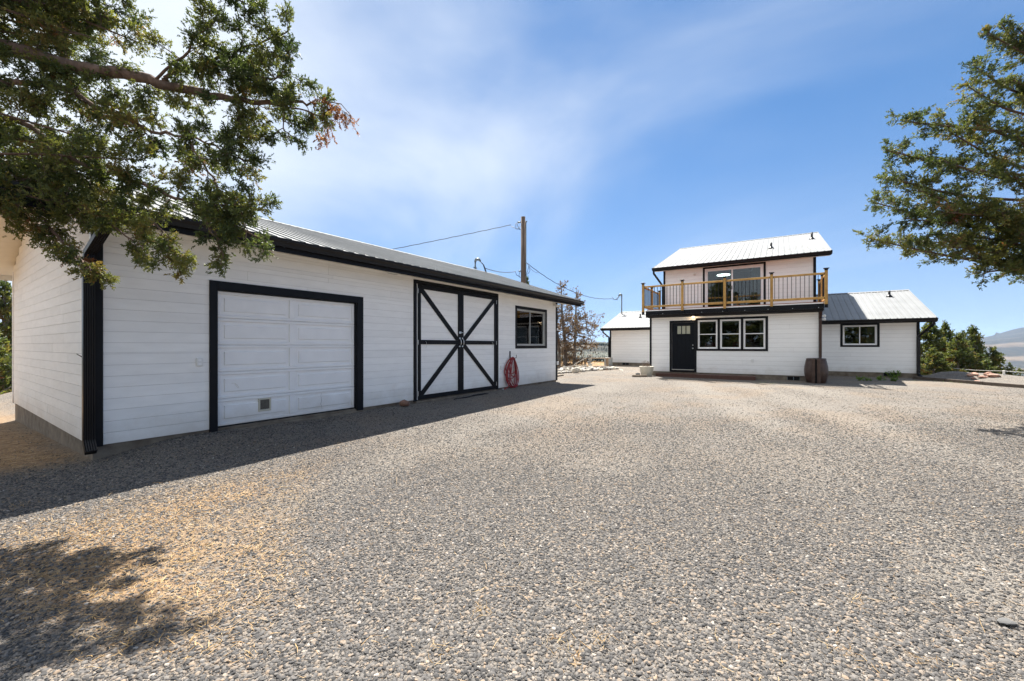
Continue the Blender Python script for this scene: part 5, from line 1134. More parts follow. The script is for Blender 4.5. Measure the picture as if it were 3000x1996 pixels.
# wire fence along the back of the bed
T = None; fl_ = np.array([-0.6, 1.05, 4.2, 7.4, 10.6, 13.8]); P0 = bed_point(1.05, 1.75)
T = Thing('wire_fence', 'white rope fence on thin posts behind the gravel bed', 'fence', tuple(P0))
for l_ in fl_[1:]: q = bed_point(l_, 1.75); T.box('post', q.x - 0.025, q.x + 0.025, q.y - 0.025, q.y + 0.025, q.z - 0.3, q.z + 0.165, 'white_rope', None, 0.004)
for dz in (0.15, -0.04):
    pts = []
    for l_ in np.linspace(-0.6, 13.8, 60):
        q = bed_point(l_, 1.72); i = np.searchsorted(fl_, l_); u = 0 if i == 0 or i >= len(fl_) else (l_ - fl_[i - 1]) / (fl_[i] - fl_[i - 1]); pts.append(q + Vector((0, 0, dz - 0.03 * 4 * u * (1 - u))))
    if dz > 0: T.tube('wire', pts, 0.006, 'white_rope', None, 6)
    else: T.tube('wire', [p_ + Vector((KN[0] * 0.5, KN[1] * 0.5, 0.12)) for p_ in pts[20:]], 0.004, 'white_rope', None, 6)

# ------------------------------------------------------------------ utility pole and wires
pt = at(1533.5, 636, 23.0); pb = gz(pt.x, pt.y)
U = Thing('utility_pole', 'tall weathered wooden utility pole behind the garage', 'utility pole', (pt.x, pt.y, pb))
U.tube('pole', [(pt.x, pt.y, pb - 0.3), (pt.x, pt.y, pb + 4), (pt.x, pt.y, pt.z)], [0.15, 0.138, 0.122], 'pole_wood', None, 16)
U.tube('conduit', [(pt.x + 0.12, pt.y - 0.10, pb + 3), (pt.x + 0.125, pt.y - 0.10, pt.z - 0.32), (pt.x + 0.15, pt.y - 0.12, pt.z - 0.22)], [0.03, 0.03, 0.055], 'grey_pipe')
def pole_at(px_, py_, dd=0.0): return at(px_, py_, 23.0 + dd)
for k, (a_, b_, c_) in enumerate((((1526, 663), (1516, 672), (1498, 663)), ((1526, 673), (1512, 670), (1512, 655)), ((1526, 674), (1520, 668), (1514, 653)))):
    U.tube('drop_loop', [pole_at(*a_, -0.13), pole_at(*b_, -0.2), pole_at(*c_, -0.15)], 0.014, 'wire', None, 6)
U.tube('insulator', [pole_at(1527, 651, -0.12), pole_at(1517, 652, -0.12)], [0.03, 0.06], 'grey_pipe', None, 10)
U.tube('insulator', [pole_at(1539, 769, -0.1), pole_at(1543, 769, -0.1)], [0.03, 0.05], 'grey_pipe', None, 10)
U.tube('insulator', [pole_at(1527, 795, -0.1), pole_at(1520, 794, -0.1)], [0.03, 0.05], 'grey_pipe', None, 10)
for pts in ([(1540, 808), (1550, 800), (1554, 792), (1551, 786), (1553, 781)], [(1540, 806), (1546, 797), (1548, 788), (1550, 779)], [(1524, 812), (1514, 806), (1511, 797), (1509, 795)], [(1526, 815), (1521, 808), (1524, 797)]):
    U.tube('drop_loop', [pole_at(*q, -0.12) for q in pts], 0.014, 'wire', None, 6)
def overhead(name, A, Bp, sag, label, r=0.013, twist=0.02):
    pts = []
    for k in range(49):
        t = k / 48; p = A.lerp(Bp, t); p.z -= 4 * sag * t * (1 - t); p.z += twist * math.sin(k * 1.9) * 0.5; pts.append(p)
    V_, F_ = tube_geo(pts, r, 7); tag(meshobj(name, V_, F_, 'wire', None, True), label, 'wire')
overhead('overhead_wire', pole_at(1498, 659, -0.15), at(930, 772, 24.0), 0.05, 'black cable running left from the pole top over garage ridge', 0.017)
overhead('overhead_wire', pole_at(1511, 796, -0.15), Vector((mp.x + 0.38, mp.y - 0.26, mp.z + 0.08)), 0.10, 'short slack cable between the pole and garage weatherhead', 0.014)
lmw = h2w(mx_ - 0.08, my_ + 0.75, 5.10)
overhead('overhead_wire', pole_at(1543, 770, -0.1), lmw, 0.62, 'sagging cable from the pole down to left wing mast', 0.017)
V_, F_ = tube_geo([pole_at(1543, 770, -0.1), pole_at(1556, 788, -0.1), pole_at(1566, 797, 0.2), pole_at(1578, 800, 0.5)], 0.009, 6); U.mesh('tie_wire', V_, F_, 'wire', None, True)
# ------------------------------------------------------------------ vegetation
def unit(v): return v / np.maximum(np.linalg.norm(v, axis=-1, keepdims=True), 1e-9)
def sprig_template(rg, n=9, blade=0.42, width=0.15, spread=(25, 62)):
    """A small spray of scale-leaf shoots along +Z, unit length. Quads."""
    V, Q = [], []
    def add(p, d, L, w):
        s_ = np.cross(d, rg.normal(size=3)); s_ /= np.linalg.norm(s_); k = len(V)
        V.extend([p, p + d * L * 0.45 + s_ * w, p + d * L, p + d * L * 0.45 - s_ * w]); Q.append((k, k + 1, k + 2, k + 3))
    add(np.zeros(3), np.array([0, 0, 1.0]), 1.0, width * 0.7)
    for i in range(n - 1):
        t = 0.08 + 0.8 * i / (n - 1); a = i * 2.399 + rg.uniform(-0.5, 0.5); e = np.radians(rg.uniform(*spread))
        d = np.array([np.sin(e) * np.cos(a), np.sin(e) * np.sin(a), np.cos(e)]); add(np.array([0, 0, t]), d, blade * rg.uniform(0.7, 1.2) * (1.15 - 0.5 * t), width)
    return np.array(V), np.array(Q)
def sprays(P, D, S, tone, rg, tmpl):
    """Instance the spray templates at P along D with size S; returns one vertex and quad array."""
    Vs, Qs, Ts, off = [], [], [], 0
    which = rg.integers(0, len(tmpl), len(P))
    for k, (TV, TQ) in enumerate(tmpl):
        m = which == k; n = int(m.sum())
        if not n: continue
        z = unit(D[m]); r = rg.normal(size=(n, 3)); x = unit(np.cross(r, z)); y = np.cross(z, x)
        V = (TV[None, :, 0:1] * x[:, None] + TV[None, :, 1:2] * y[:, None] + TV[None, :, 2:3] * z[:, None]) * S[m][:, None, None] + P[m][:, None]
        q = TQ[None] + (np.arange(n) * len(TV))[:, None, None] + off
        Vs.append(V.reshape(-1, 3)); Qs.append(q.reshape(-1, 4)); Ts.append(np.repeat(tone[m], len(TV))); off += n * len(TV)
    return np.concatenate(Vs), np.concatenate(Qs), np.concatenate(Ts)
class Grower:
    def __init__(s, seed): s.rg = np.random.default_rng(seed); s.P, s.D, s.S, s.T = [], [], [], []; s.tv, s.tf = [], []
    def wood(s, pts, r0, r1, n=6):
        k = len(pts); rr = [r0 + (r1 - r0) * i / (k - 1) for i in range(k)]
        v, f = tube_geo([Vector(p) for p in pts], rr, n, n > 6, len(s.tv)); s.tv += [tuple(a) for a in v]; s.tf += f
    def path(s, a, d, L, k, droop, wob):
        pts = [np.array(a, float)]; d = unit(np.array(d, float))
        for i in range(k):
            d = unit(d + s.rg.normal(size=3) * wob + np.array([0, 0, -droop])); pts.append(pts[-1] + d * L / k)
        return pts
    def leafy(s, pts, t0, step, size, tone, spread=0.7, jit=0.02, tonevar=0.10):
        pts = np.array(pts); seg = np.linalg.norm(np.diff(pts, axis=0), axis=1); cum = np.concatenate([[0], np.cumsum(seg)]); L = cum[-1]
        u = np.arange(t0 * L, L, step) + s.rg.uniform(0, step)
        u = u[u < L]
        if len(u) == 0: return
        X = np.stack([np.interp(u, cum, pts[:, k]) for k in range(3)], 1); i = np.clip(np.searchsorted(cum, u) - 1, 0, len(seg) - 1); d = unit(pts[i + 1] - pts[i])
        n = len(u); s.P.append(X + s.rg.normal(size=(n, 3)) * jit); s.D.append(unit(d + s.rg.normal(size=(n, 3)) * spread + np.array([0, 0, 0.12]))); s.S.append(size * s.rg.uniform(0.65, 1.3, n)); s.T.append(np.clip(tone + s.rg.normal(size=n) * tonevar, 0, 1))
    def twigs(s, pts, t0, step, L, size, tone, droop=0.12, density=1.0, r=0.008, bare=0.25, sub=5, leafstep=0.022, up=0.0):
        """Side twigs, each with sub-twigs carrying sprays."""
        pts = np.array(pts); seg = np.linalg.norm(np.diff(pts, axis=0), axis=1); cum = np.concatenate([[0], np.cumsum(seg)]); tot = cum[-1]
        u = t0 * tot
        while u < tot:
            X = np.array([np.interp(u, cum, pts[:, k]) for k in range(3)]); i = min(max(np.searchsorted(cum, u) - 1, 0), len(seg) - 1); d = unit(pts[i + 1] - pts[i])
            fr = u / tot; l = L * s.rg.uniform(0.5, 1.15) * (1.0 - 0.35 * fr)
            dd = unit(d * 0.55 + unit(s.rg.normal(size=3)) * 0.95 + np.array([0, 0, up]))
            tw = s.path(X, dd, l, 4, droop, 0.22); s.wood(tw, r * (1.2 - 0.5 * fr), 0.0022, 4); tn = np.clip(tone + s.rg.normal() * 0.13 + (0.30 if s.rg.random() < 0.05 else 0), 0, 1)
            for q in range(sub):
                v = bare + (1 - bare) * (q + s.rg.random()) / sub; j = min(int(v * 4), 3); Y = tw[j] + (tw[j + 1] - tw[j]) * (v * 4 - j); e = unit(unit(tw[j + 1] - tw[j]) * 0.8 + unit(s.rg.normal(size=3)) * 0.8)
                st = s.path(Y, e, l * s.rg.uniform(0.28, 0.5), 3, droop * 0.7, 0.2); s.wood(st, 0.0032, 0.0012, 3); s.leafy(st, 0.12, leafstep, size, tn)
            s.leafy(tw, 0.5, leafstep, size, tn); u += step / density * s.rg.uniform(0.6, 1.4)
        s.leafy(pts[-3:], 0.2, leafstep, size, tone)
    def finish(s, name, label, cat, base, fol, bark='bark', group=None, tmpl=None, rotz=0, own=None):
        base = Vector(base); o = own
        if o is None:
            o = bpy.data.objects.new(name, None); COL.objects.link(o); o.location = base; tag(o, label, cat, group)
        tv = np.array(s.tv) - np.array(base); t = meshobj('trunk', tv, s.tf, bark, o, True)
        P = np.concatenate(s.P) - np.array(base); V, Q, T = sprays(P, np.concatenate(s.D), np.concatenate(s.S), np.concatenate(s.T), s.rg, tmpl)
        c = npmesh('crown', V, Q, fol, o, T); return o, len(Q)
rgt = np.random.default_rng(77)
TM_NEAR = [sprig_template(rgt, 8, 0.48, 0.095, (18, 55)) for _ in range(6)]
TM_MID = [sprig_template(rgt, 8, 0.48, 0.10, (18, 55)) for _ in range(4)]
TM_FAR = [sprig_template(rgt, 6, 0.6, 0.17) for _ in range(4)]
A3 = lambda px, py, F: np.array(at(px, py, F))
def smooth_path(P, it=2):
    P = [np.array(p, float) for p in P]
    for _ in range(it):
        q = [P[0]]
        for a, b in zip(P, P[1:]): q += [a * 0.75 + b * 0.25, a * 0.25 + b * 0.75]
        P = q + [P[-1]]
    return P

def left_tree():
    g = Grower(11); rg = g.rg; tb = np.array([-0.75, 8.15, gz(-0.75, 8.15)])
    top = tb + np.array([-0.3, -0.3, 8.5]); trunk = smooth_path([tb - [0, 0, 0.3], tb + [0.05, 0, 1.5], tb + [-0.1, -0.05, 3.5], tb + [-0.2, -0.2, 6], top]); g.wood(trunk, 0.30, 0.05, 12)
    def T(z): return tb + (top - tb) * (z / 8.5)
    def limb(pts, r0, r1, t0=0.2, L=0.5, tone=0.32, step=0.075, start=None, droop=0.10, sub=5, dens=1.0, size=0.060, bare=0.34):
        P = [A3(*p) for p in pts]
        if start is not None: P = [start] + P
        P = smooth_path(P); P = [p + rg.normal(size=3) * 0.012 for p in P]; g.wood(P, r0, r1, 9); g.twigs(P, t0, step, L, size, tone, droop, dens, 0.007, bare, sub + 4, 0.0112); return P
    # limbs traced from the photograph, each at its own distance
    limb([(0, 129, 4.55), (143, 178, 4.55), (287, 210, 4.5), (402, 224, 4.5), (499, 255, 4.5), (603, 276, 4.5), (717, 299, 4.45), (832, 301, 4.4), (918, 307, 4.4)], 0.095, 0.008, 0.42, 0.40, 0.36, 0.10, T(4.8))
    limb([(640, 288, 4.5), (760, 300, 4.42), (870, 318, 4.38), (960, 345, 4.36)], 0.014, 0.005, 0.25, 0.30, 0.38, 0.075)
    limb([(480, 240, 4.5), (505, 207, 4.5), (603, 189, 4.5), (683, 152, 4.45), (763, 129, 4.4), (850, 92, 4.4)], 0.026, 0.005, 0.22, 0.36, 0.33, 0.06)
    limb([(630, 185, 4.5), (700, 220, 4.4), (790, 235, 4.3), (850, 215, 4.3)], 0.014, 0.004, 0.15, 0.32, 0.35, 0.06)
    limb([(450, 240, 4.5), (545, 150, 4.3), (600, 80, 4.2), (640, 60, 4.2)], 0.016, 0.004, 0.3, 0.34, 0.33, 0.065)
    limb([(180, 240, 4.6), (275, 310, 4.6), (344, 333, 4.55), (402, 362, 4.5), (459, 390, 4.5), (545, 399, 4.45), (640, 430, 4.4), (730, 480, 4.35)], 0.034, 0.005, 0.30, 0.38, 0.42, 0.065, T(3.9))
    limb([(545, 399, 4.45), (610, 500, 4.4), (650, 560, 4.4), (690, 610, 4.35)], 0.014, 0.004, 0.2, 0.30, 0.42, 0.07)
    limb([(700, 299, 4.45), (705, 360, 4.4), (690, 420, 4.35), (750, 400, 4.3)], 0.010, 0.004, 0.4, 0.22, 0.38, 0.07)
    limb([(830, 303, 4.4), (832, 360, 4.4), (850, 410, 4.4)], 0.008, 0.004, 0.45, 0.22, 0.36, 0.06)
    limb([(0, 396, 4.7), (115, 413, 4.65), (184, 476, 4.6), (258, 537, 4.5), (330, 590, 4.4), (380, 620, 4.35)], 0.040, 0.006, 0.25, 0.38, 0.45, 0.07, T(3.4))
    limb([(60, 330, 4.75), (170, 440, 4.6), (258, 495, 4.5), (344, 511, 4.45), (459, 554, 4.4), (517, 580, 4.4), (574, 603, 4.35), (689, 660, 4.3), (775, 705, 4.25)], 0.034, 0.005, 0.50, 0.34, 0.44, 0.06, T(3.6))
    limb([(574, 603, 4.35), (640, 600, 4.3), (720, 600, 4.25), (760, 620, 4.2)], 0.010, 0.004, 0.2, 0.26, 0.42, 0.065)
    limb([(402, 626, 4.35), (476, 660, 4.3), (500, 730, 4.25), (505, 790, 4.22)], 0.014, 0.004, 0.30, 0.30, 0.55, 0.055)
    limb([(600, 640, 4.3), (640, 710, 4.25), (660, 760, 4.22)], 0.010, 0.004, 0.1, 0.24, 0.5, 0.06)
    limb([(0, 545, 4.6), (98, 620, 4.5), (172, 689, 4.45), (224, 746, 4.4), (270, 800, 4.38)], 0.026, 0.005, 0.35, 0.34, 0.52, 0.07, T(3.0))
    limb([(60, 470, 4.7), (150, 560, 4.5), (300, 640, 4.4), (380, 700, 4.35), (420, 720, 4.3)], 0.022, 0.004, 0.4, 0.30, 0.46, 0.06, T(3.2))
    limb([(180, 190, 4.55), (143, 250, 4.6), (130, 345, 4.6)], 0.03, 0.012, 0.5, 0.35, 0.4, 0.09)
    limb([(640, -120, 4.3), (690, -40, 4.25), (715, 20, 4.2), (722, 65, 4.2)], 0.012, 0.004, 0.25, 0.24, 0.34, 0.06, A3(200, -300, 4.6))
    # the dense mass of boughs behind and above
    for k in range(21):
        px_, py_ = rg.uniform(-160, 400), rg.uniform(-120, 520)
        if px_ > 300 and py_ > 330: px_ -= 200
        F_ = rg.uniform(4.55, 5.6); e = A3(px_, py_, F_); s0 = T(max(2.6, e[2] - rg.uniform(-0.2, 0.9))); m_ = s0 * 0.5 + e * 0.5 + np.array([0, 0, 0.25]); P = smooth_path([s0, m_, e]); g.wood(P, 0.028, 0.006, 7)
        g.twigs(P, 0.42, 0.10, 0.50, 0.064, rg.uniform(0.25, 0.55), 0.10, 1.0, 0.007, 0.32, 7, 0.0145)
    for px_, py_, F_ in ((330, 20, 4.9), (390, 70, 4.9), (300, 90, 5.0), (420, 130, 4.9), (230, 40, 4.95), (120, 20, 4.8), (40, 520, 4.25), (120, 560, 4.3), (190, 600, 4.25), (60, 600, 4.2), (-20, 560, 4.2), (300, 420, 4.6), (430, 470, 4.4)):
        e = A3(px_, py_, F_); s0 = T(max(2.8, e[2] - rg.uniform(-0.3, 0.6))); m_ = s0 * 0.5 + e * 0.5 + np.array([0, 0, 0.2]); P = smooth_path([s0, m_, e]); g.wood(P, 0.022, 0.005, 6)
        g.twigs(P, 0.6, 0.09, 0.40, 0.062, rg.uniform(0.36, 0.60), 0.10, 1.0, 0.007, 0.25, 7, 0.0135)
    # brown dead tip of the long limb
    tip = A3(925, 306, 4.4); tw = [A3(918, 307, 4.4), A3(960, 298, 4.38), A3(1000, 305, 4.36), A3(1030, 340, 4.36)]; g.wood(tw, 0.008, 0.003, 6)
    for k in range(34):
        a = tw[1] + (tw[3] - tw[1]) * rg.uniform(-0.4, 1); st = g.path(a, rg.normal(size=3) * 0.5 + [0, 0, -0.5], rg.uniform(0.08, 0.24), 3, 0.25, 0.2); g.wood(st, 0.003, 0.001, 4); g.leafy(st, 0.15, 0.022, 0.05, 1.0, 0.6, 0.008, 0.02)
    for k in range(12):
        a = A3(955 + rg.uniform(-25, 15), 380 + rg.uniform(-40, 25), 4.37); st = g.path(a, [0.1, 0.1, -1], rg.uniform(0.1, 0.2), 3, 0.25, 0.2); g.leafy(st, 0.1, 0.022, 0.05, 1.0, 0.6, 0.01, 0.02)
    for k in range(14):   # a rough upper crown out of the frame
        zz = rg.uniform(5.6, 8.4); a = rg.uniform(0, 6.28); s0 = T(zz); L_ = (9.2 - zz) * 0.62; P = g.path(s0, [math.cos(a), math.sin(a), 0.25], L_, 5, 0.03, 0.1); g.wood(P, 0.03, 0.006, 6); g.twigs(P, 0.35, 0.16, 0.55, 0.10, 0.35, 0.08, 1.0, 0.007, 0.25, 4, 0.045)
    return g.finish('juniper_tree', 'near juniper whose boughs hang over the garage corner', 'tree', tb, 'juniper_foliage', 'bark', None, TM_NEAR)
print('left tree quads', left_tree()[1])

def right_tree():
    g = Grower(23); rg = g.rg; b = at(3130, 1013, 9.0); tb = np.array([b.x, b.y, gz(b.x, b.y)]); top = tb + np.array([0.2, -0.3, 9.6])
    trunk = smooth_path([tb - [0, 0, 0.3], tb + [0.1, 0, 2], tb + [-0.05, 0.1, 5], top]); g.wood(trunk, 0.30, 0.04, 12)
    T = lambda z: tb + (top - tb) * (z / 9.6)
    tips = [(2548, 700, 8.6), (2552, 590, 8.5), (2596, 440, 8.5), (2642, 355, 8.6), (2600, 520, 8.3), (2780, 385, 8.5), (2830, 330, 8.7), (2838, 255, 8.7), (2850, 190, 8.8), (2895, 100, 9.0), (2935, 70, 9.0), (2990, 90, 8.8), (2880, 800, 8.6), (2950, 790, 8.4), (2815, 755, 8.6), (2750, 720, 8.3), (2690, 715, 8.5), (2650, 640, 8.4), (2700, 560, 8.2), (2760, 470, 8.3),
            (2760, 620, 8.0), (2850, 590, 8.0), (2920, 610, 7.9), (2960, 500, 8.1), (2980, 400, 8.4), (2960, 230, 8.8), (2990, 680, 8.0), (2830, 690, 8.6), (2900, 720, 8.8)]
    for px_, py_, F_ in tips:
        e = A3(px_, py_, F_); s0 = T(np.clip(e[2] - rg.uniform(0.2, 1.1), 1.6, 8.6)); m_ = s0 * 0.45 + e * 0.55 + np.array([0, 0, -0.15 if py_ < 600 else 0.15]) + rg.normal(size=3) * 0.1
        P = smooth_path([s0, m_, e]); g.wood(P, 0.042, 0.007, 7); L_ = np.linalg.norm(e - s0); g.twigs(P, max(0.30, 1 - 1.9 / L_), 0.070, 0.42, 0.082, rg.uniform(0.32, 0.58), 0.0, 1.0, 0.009, 0.18, 6, 0.020, 0.30)
    for k in range(26):   # the far side and the rest of the crown, out of the frame
        zz = rg.uniform(2.2, 9.2); a = rg.uniform(0, 6.28); s0 = T(zz); L_ = 3.2 * (1 - (zz / 10.5) ** 2) + 0.3; P = g.path(s0, [math.cos(a), math.sin(a), 0.25], L_, 5, 0.02, 0.1)
        fwd = P[-1][0] * CT + P[-1][1] * ST; lat = P[-1][0] * ST - P[-1][1] * CT
        if CXP + FPX * lat / max(fwd, 0.1) < 2960: continue
        g.wood(P, 0.035, 0.007, 6); g.twigs(P, 0.3, 0.17, 0.6, 0.13, 0.4, 0.04, 1.0, 0.008, 0.2, 5, 0.05, 0.1)
    return g.finish('juniper_tree', 'large green juniper reaching in from the right edge', 'tree', tb, 'juniper_foliage', 'bark', None, TM_MID)
print('right tree quads', right_tree()[1])

def juniper_proto(seed, h=4.0, rad=1.35, n=50, tone=0.40, size=0.15):
    """A bushy cone-shaped juniper, base at the origin, branched almost to the ground."""
    g = Grower(seed); rg = g.rg; trunk = smooth_path([[0, 0, -0.2], [0.05, 0.03, h * 0.4], [0, -0.05, h * 0.75], [0.03, 0, h * 0.98]]); g.wood(trunk, 0.11 * h / 4, 0.012, 8)
    for k in range(n):
        t = (k + rg.random()) / n; z = h * (0.04 + 0.93 * t ** 0.9); a = k * 2.4 + rg.uniform(-0.5, 0.5); L_ = rad * (1 - t ** 1.15) * rg.uniform(0.5, 1.25) + 0.10
        P = g.path([0, 0, z * 0.94], [math.cos(a), math.sin(a), 0.35 + 0.9 * t], L_, 4, -0.03, 0.12); g.wood(P, 0.022, 0.005, 5); g.twigs(P, 0.30, 0.15, 0.42 * h / 4, size, np.clip(tone + rg.normal() * 0.08, 0, 0.6), -0.02, 1.0, 0.007, 0.1, 4, 0.050, 0.55)
    return g
def place(proto_o, loc, rz, sc, label, group):
    r = proto_o.copy(); COL.objects.link(r); r.location = loc; r.rotation_euler = (0, 0, rz); r.scale = sc; r['label'] = label
    if group: r['group'] = group
    for ch in proto_o.children:
        c = ch.copy(); COL.objects.link(c); c.parent = r
    return r
grp = 'junipers behind the gravel bed'
def jpos(px_, F_): p = at(px_, 1013, F_); return Vector((p.x, p.y, gz(p.x, p.y) - 0.05))
PA, n1 = juniper_proto(5).finish('juniper_tree', 'tall pointed juniper behind the bed with spiky double top', 'tree', (0, 0, 0), 'juniper_foliage', 'bark_grey', grp, TM_FAR)
PB, n2 = juniper_proto(9, 3.6, 1.5, 46, 0.47, 0.16).finish('juniper_tree', 'broad yellowish juniper beside the right wing downspout', 'tree', (0, 0, 0), 'juniper_foliage', 'bark_grey', grp, TM_FAR)
print('proto quads', n1, n2)
def top_to(o, px_, F_, ytop, hp, wide, rz):
    p = jpos(px_, F_); z = CAMH - (ytop - HY) / FPX * F_; s_ = (z - p.z) / hp; o.location = p; o.scale = (s_ * wide, s_ * wide, s_); o.rotation_euler = (0, 0, rz)
top_to(PA, 2852, 22.5, 950, 4.0, 0.80, 0.4)
top_to(PB, 2728, 23.0, 936, 3.6, 0.95, 1.0)
o = place(PA, (0, 0, 0), 0, (1, 1, 1), 'slim spiry juniper rising just right of the wing corner', grp); top_to(o, 2771, 23.5, 938, 4.0, 0.72, 2.1)
o = place(PB, (0, 0, 0), 0, (1, 1, 1), 'rightmost small juniper of the row behind the bed', grp); top_to(o, 2912, 21.8, 1018, 3.6, 0.90, 3.0)
o = place(PB, (0, 0, 0), 0, (1, 1, 1), 'low bushy juniper filling the middle of the row', grp); top_to(o, 2805, 21.5, 978, 3.6, 0.95, 4.4)
o = place(PA, (0, 0, 0), 0, (1, 1, 1), 'thin juniper half hidden at the back of the row', grp); top_to(o, 2818, 26.0, 968, 4.0, 0.7, 5.2)
o = place(PB, (0, 0, 0), 0, (1, 1, 1), 'squat juniper low in front of the row', grp); top_to(o, 2872, 21.0, 1038, 3.6, 1.2, 0.2)
o = place(PB, (0, 0, 0), 0, (1, 1, 1), 'round juniper low beside the wing foundation', grp); top_to(o, 2735, 21.3, 1020, 3.6, 1.3, 2.6)
o = place(PA, (0, 0, 0), 0, (1, 1, 1), 'green juniper top showing over the garage ridge at the pole', None); top_to(o, 1543, 25.5, 800, 4.0, 0.55, 1.7)
o = place(PA, (0, 0, 0), 0, (1, 1, 1), 'tall dark juniper seen through the gap left of the garage', None); top_to(o, 12, 24.0, 808, 4.0, 0.62, 0.9)
o = place(PB, (0, 0, 0), 0, (1, 1, 1), 'shorter juniper low in the gap left of the garage', None); top_to(o, -25, 21.0, 960, 3.6, 0.9, 0.5)
# junipers behind the camera: seen mirrored in the house and garage windows
for k, (x, y, s_) in enumerate(((-15, -8.5, 1.5), (-17, -2.0, 2.0), (-16, 2.0, 2.2), (-17, 6.0, 2.6), (-16, 10.5, 2.0), (-24, -14, 2.0))):
    o = place(PA if k % 2 else PB, (0, 0, 0), 0, (1, 1, 1), ('juniper across the yard, mirrored in the house windows'), 'junipers mirrored in the windows'); o.location = (x, y, gz(x, y)); o.scale = (s_ * 1.3, s_ * 1.3, s_); o.rotation_euler = (0, 0, k * 1.1)

def dead_tree():
    g = Grower(41); rg = g.rg; p = at(1672, 1066, 27.0); b = np.array([p.x, p.y, gz(p.x, p.y)]); rt = np.array([ST, -CT, 0.0])
    def stem(off, tops, r):
        P = smooth_path([b + rt * off - [0, 0, 0.2], b + rt * (off + 0.05) + [0, 0, 1.3], b + rt * tops[0] + [0, 0, tops[1] * 0.6], b + rt * tops[0] * 1.1 + [0, 0, tops[1]]]); g.wood(P, r, 0.02, 9); return P
    S1 = stem(-0.35, (-0.55, 5.3), 0.17); S2 = stem(0.25, (0.35, 4.9), 0.15); S3 = stem(-0.75, (-0.95, 4.6), 0.12)
    for S_ in (S1, S2, S3):
        S_ = np.array(S_); n = len(S_)
        for k in range(46):
            u = rg.uniform(0.08, 0.98); i = min(int(u * (n - 1)), n - 2); X = S_[i] + (S_[i + 1] - S_[i]) * (u * (n - 1) - i); a = rg.uniform(0, 6.28); h_ = (X[2] - b[2]) / 5.6; L_ = (0.55 + 1.25 * math.sin(math.pi * min(1, h_ * 1.15 + 0.12)) ** 1.2) * rg.uniform(0.55, 1.15)
            P = g.path(X, [math.cos(a), math.sin(a), rg.uniform(-0.1, 0.7)], L_, 5, 0.03, 0.22); g.wood(P, 0.022, 0.005, 5)
            for q in range(5):
                j = rg.integers(1, 5); st = g.path(P[j], unit(P[j] - P[j - 1]) + unit(rg.normal(size=3)) * 0.8, L_ * 0.4, 4, 0.0, 0.25); g.wood(st, 0.009, 0.003, 4)
                if rg.random() < (0.92 if h_ < 0.60 else 0.35): g.leafy(st, 0.2, 0.034, 0.115, 0.5, 0.8, 0.03, 0.25)
                else: g.leafy(st, 0.75, 0.06, 0.10, 0.35, 0.8, 0.03, 0.2)
    # the long bare bough reaching right
    for k in range(5):
        P = g.path(b + rt * 0.4 + [0, 0, 1.9 + 0.25 * k], rt * 1.0 + np.array([0, 0, 0.25 - 0.08 * k]) + rg.normal(size=3) * 0.12, 1.7, 7, 0.02, 0.20); g.wood(P, 0.03, 0.006, 6)
        for q in range(14):
            j = rg.integers(2, 8); st = g.path(P[j], unit(P[j] - P[j - 1]) + unit(rg.normal(size=3)) * 0.9, 0.42, 4, 0.0, 0.25); g.wood(st, 0.009, 0.003, 4); g.leafy(st, 0.6, 0.055, 0.10, 0.4, 0.8, 0.03, 0.25)
    return g.finish('dead_juniper', 'brown dying juniper with bare twigs beyond the garage end', 'tree', b, 'dead_foliage', 'bark_grey', None, TM_FAR)
print('dead quads', dead_tree()[1])

# green weeds by the right wing
def weed(px_, py_, F_, h, seed, label):
    rg = np.random.default_rng(seed); p = at(px_, py_, F_); b = np.array([p.x, p.y, gz(p.x, p.y)]); V, Q, T = [], [], []
    g = Grower(seed)
    for k in range(7):
        st = g.path(b + rg.normal(size=3) * [0.05, 0.05, 0], [rg.normal() * 0.5, rg.normal() * 0.5, 1], h * rg.uniform(0.5, 1), 4, 0.0, 0.12); g.wood(st, 0.004, 0.002, 4); g.leafy(st, 0.1, 0.022, 0.075, 0.5, 0.9, 0.01, 0.25)
    o = bpy.data.objects.new('weed', None); COL.objects.link(o); o.location = Vector(b); tag(o, label, 'weed', 'weeds before the right wing')
    meshobj('stem', np.array(g.tv) - b, g.tf, 'weed_foliage', o); P = np.concatenate(g.P) - b; V, Q, T = sprays(P, np.concatenate(g.D), np.concatenate(g.S), np.concatenate(g.T), g.rg, TM_FAR); npmesh('leaves', V, Q, 'weed_foliage', o, T)
weed(2626, 1113, 17.2, 0.36, 1, 'tallest green weed against the right wing foundation')
weed(2622, 1134, 15.6, 0.22, 2, 'green weed at the tip of the eave shadow'); weed(2578, 1130, 15.9, 0.18, 3, 'low leafy weed in the middle of the shadow edge')
weed(2516, 1129, 15.8, 0.16, 4, 'small weed at left of the sunlit gravel wedge'); weed(2372, 1130, 15.0, 0.12, 5, 'tiny weed at the foot of the rain barrel')
weed(2545, 1133, 15.7, 0.12, 6, 'thin weed between the two larger ones on gravel')

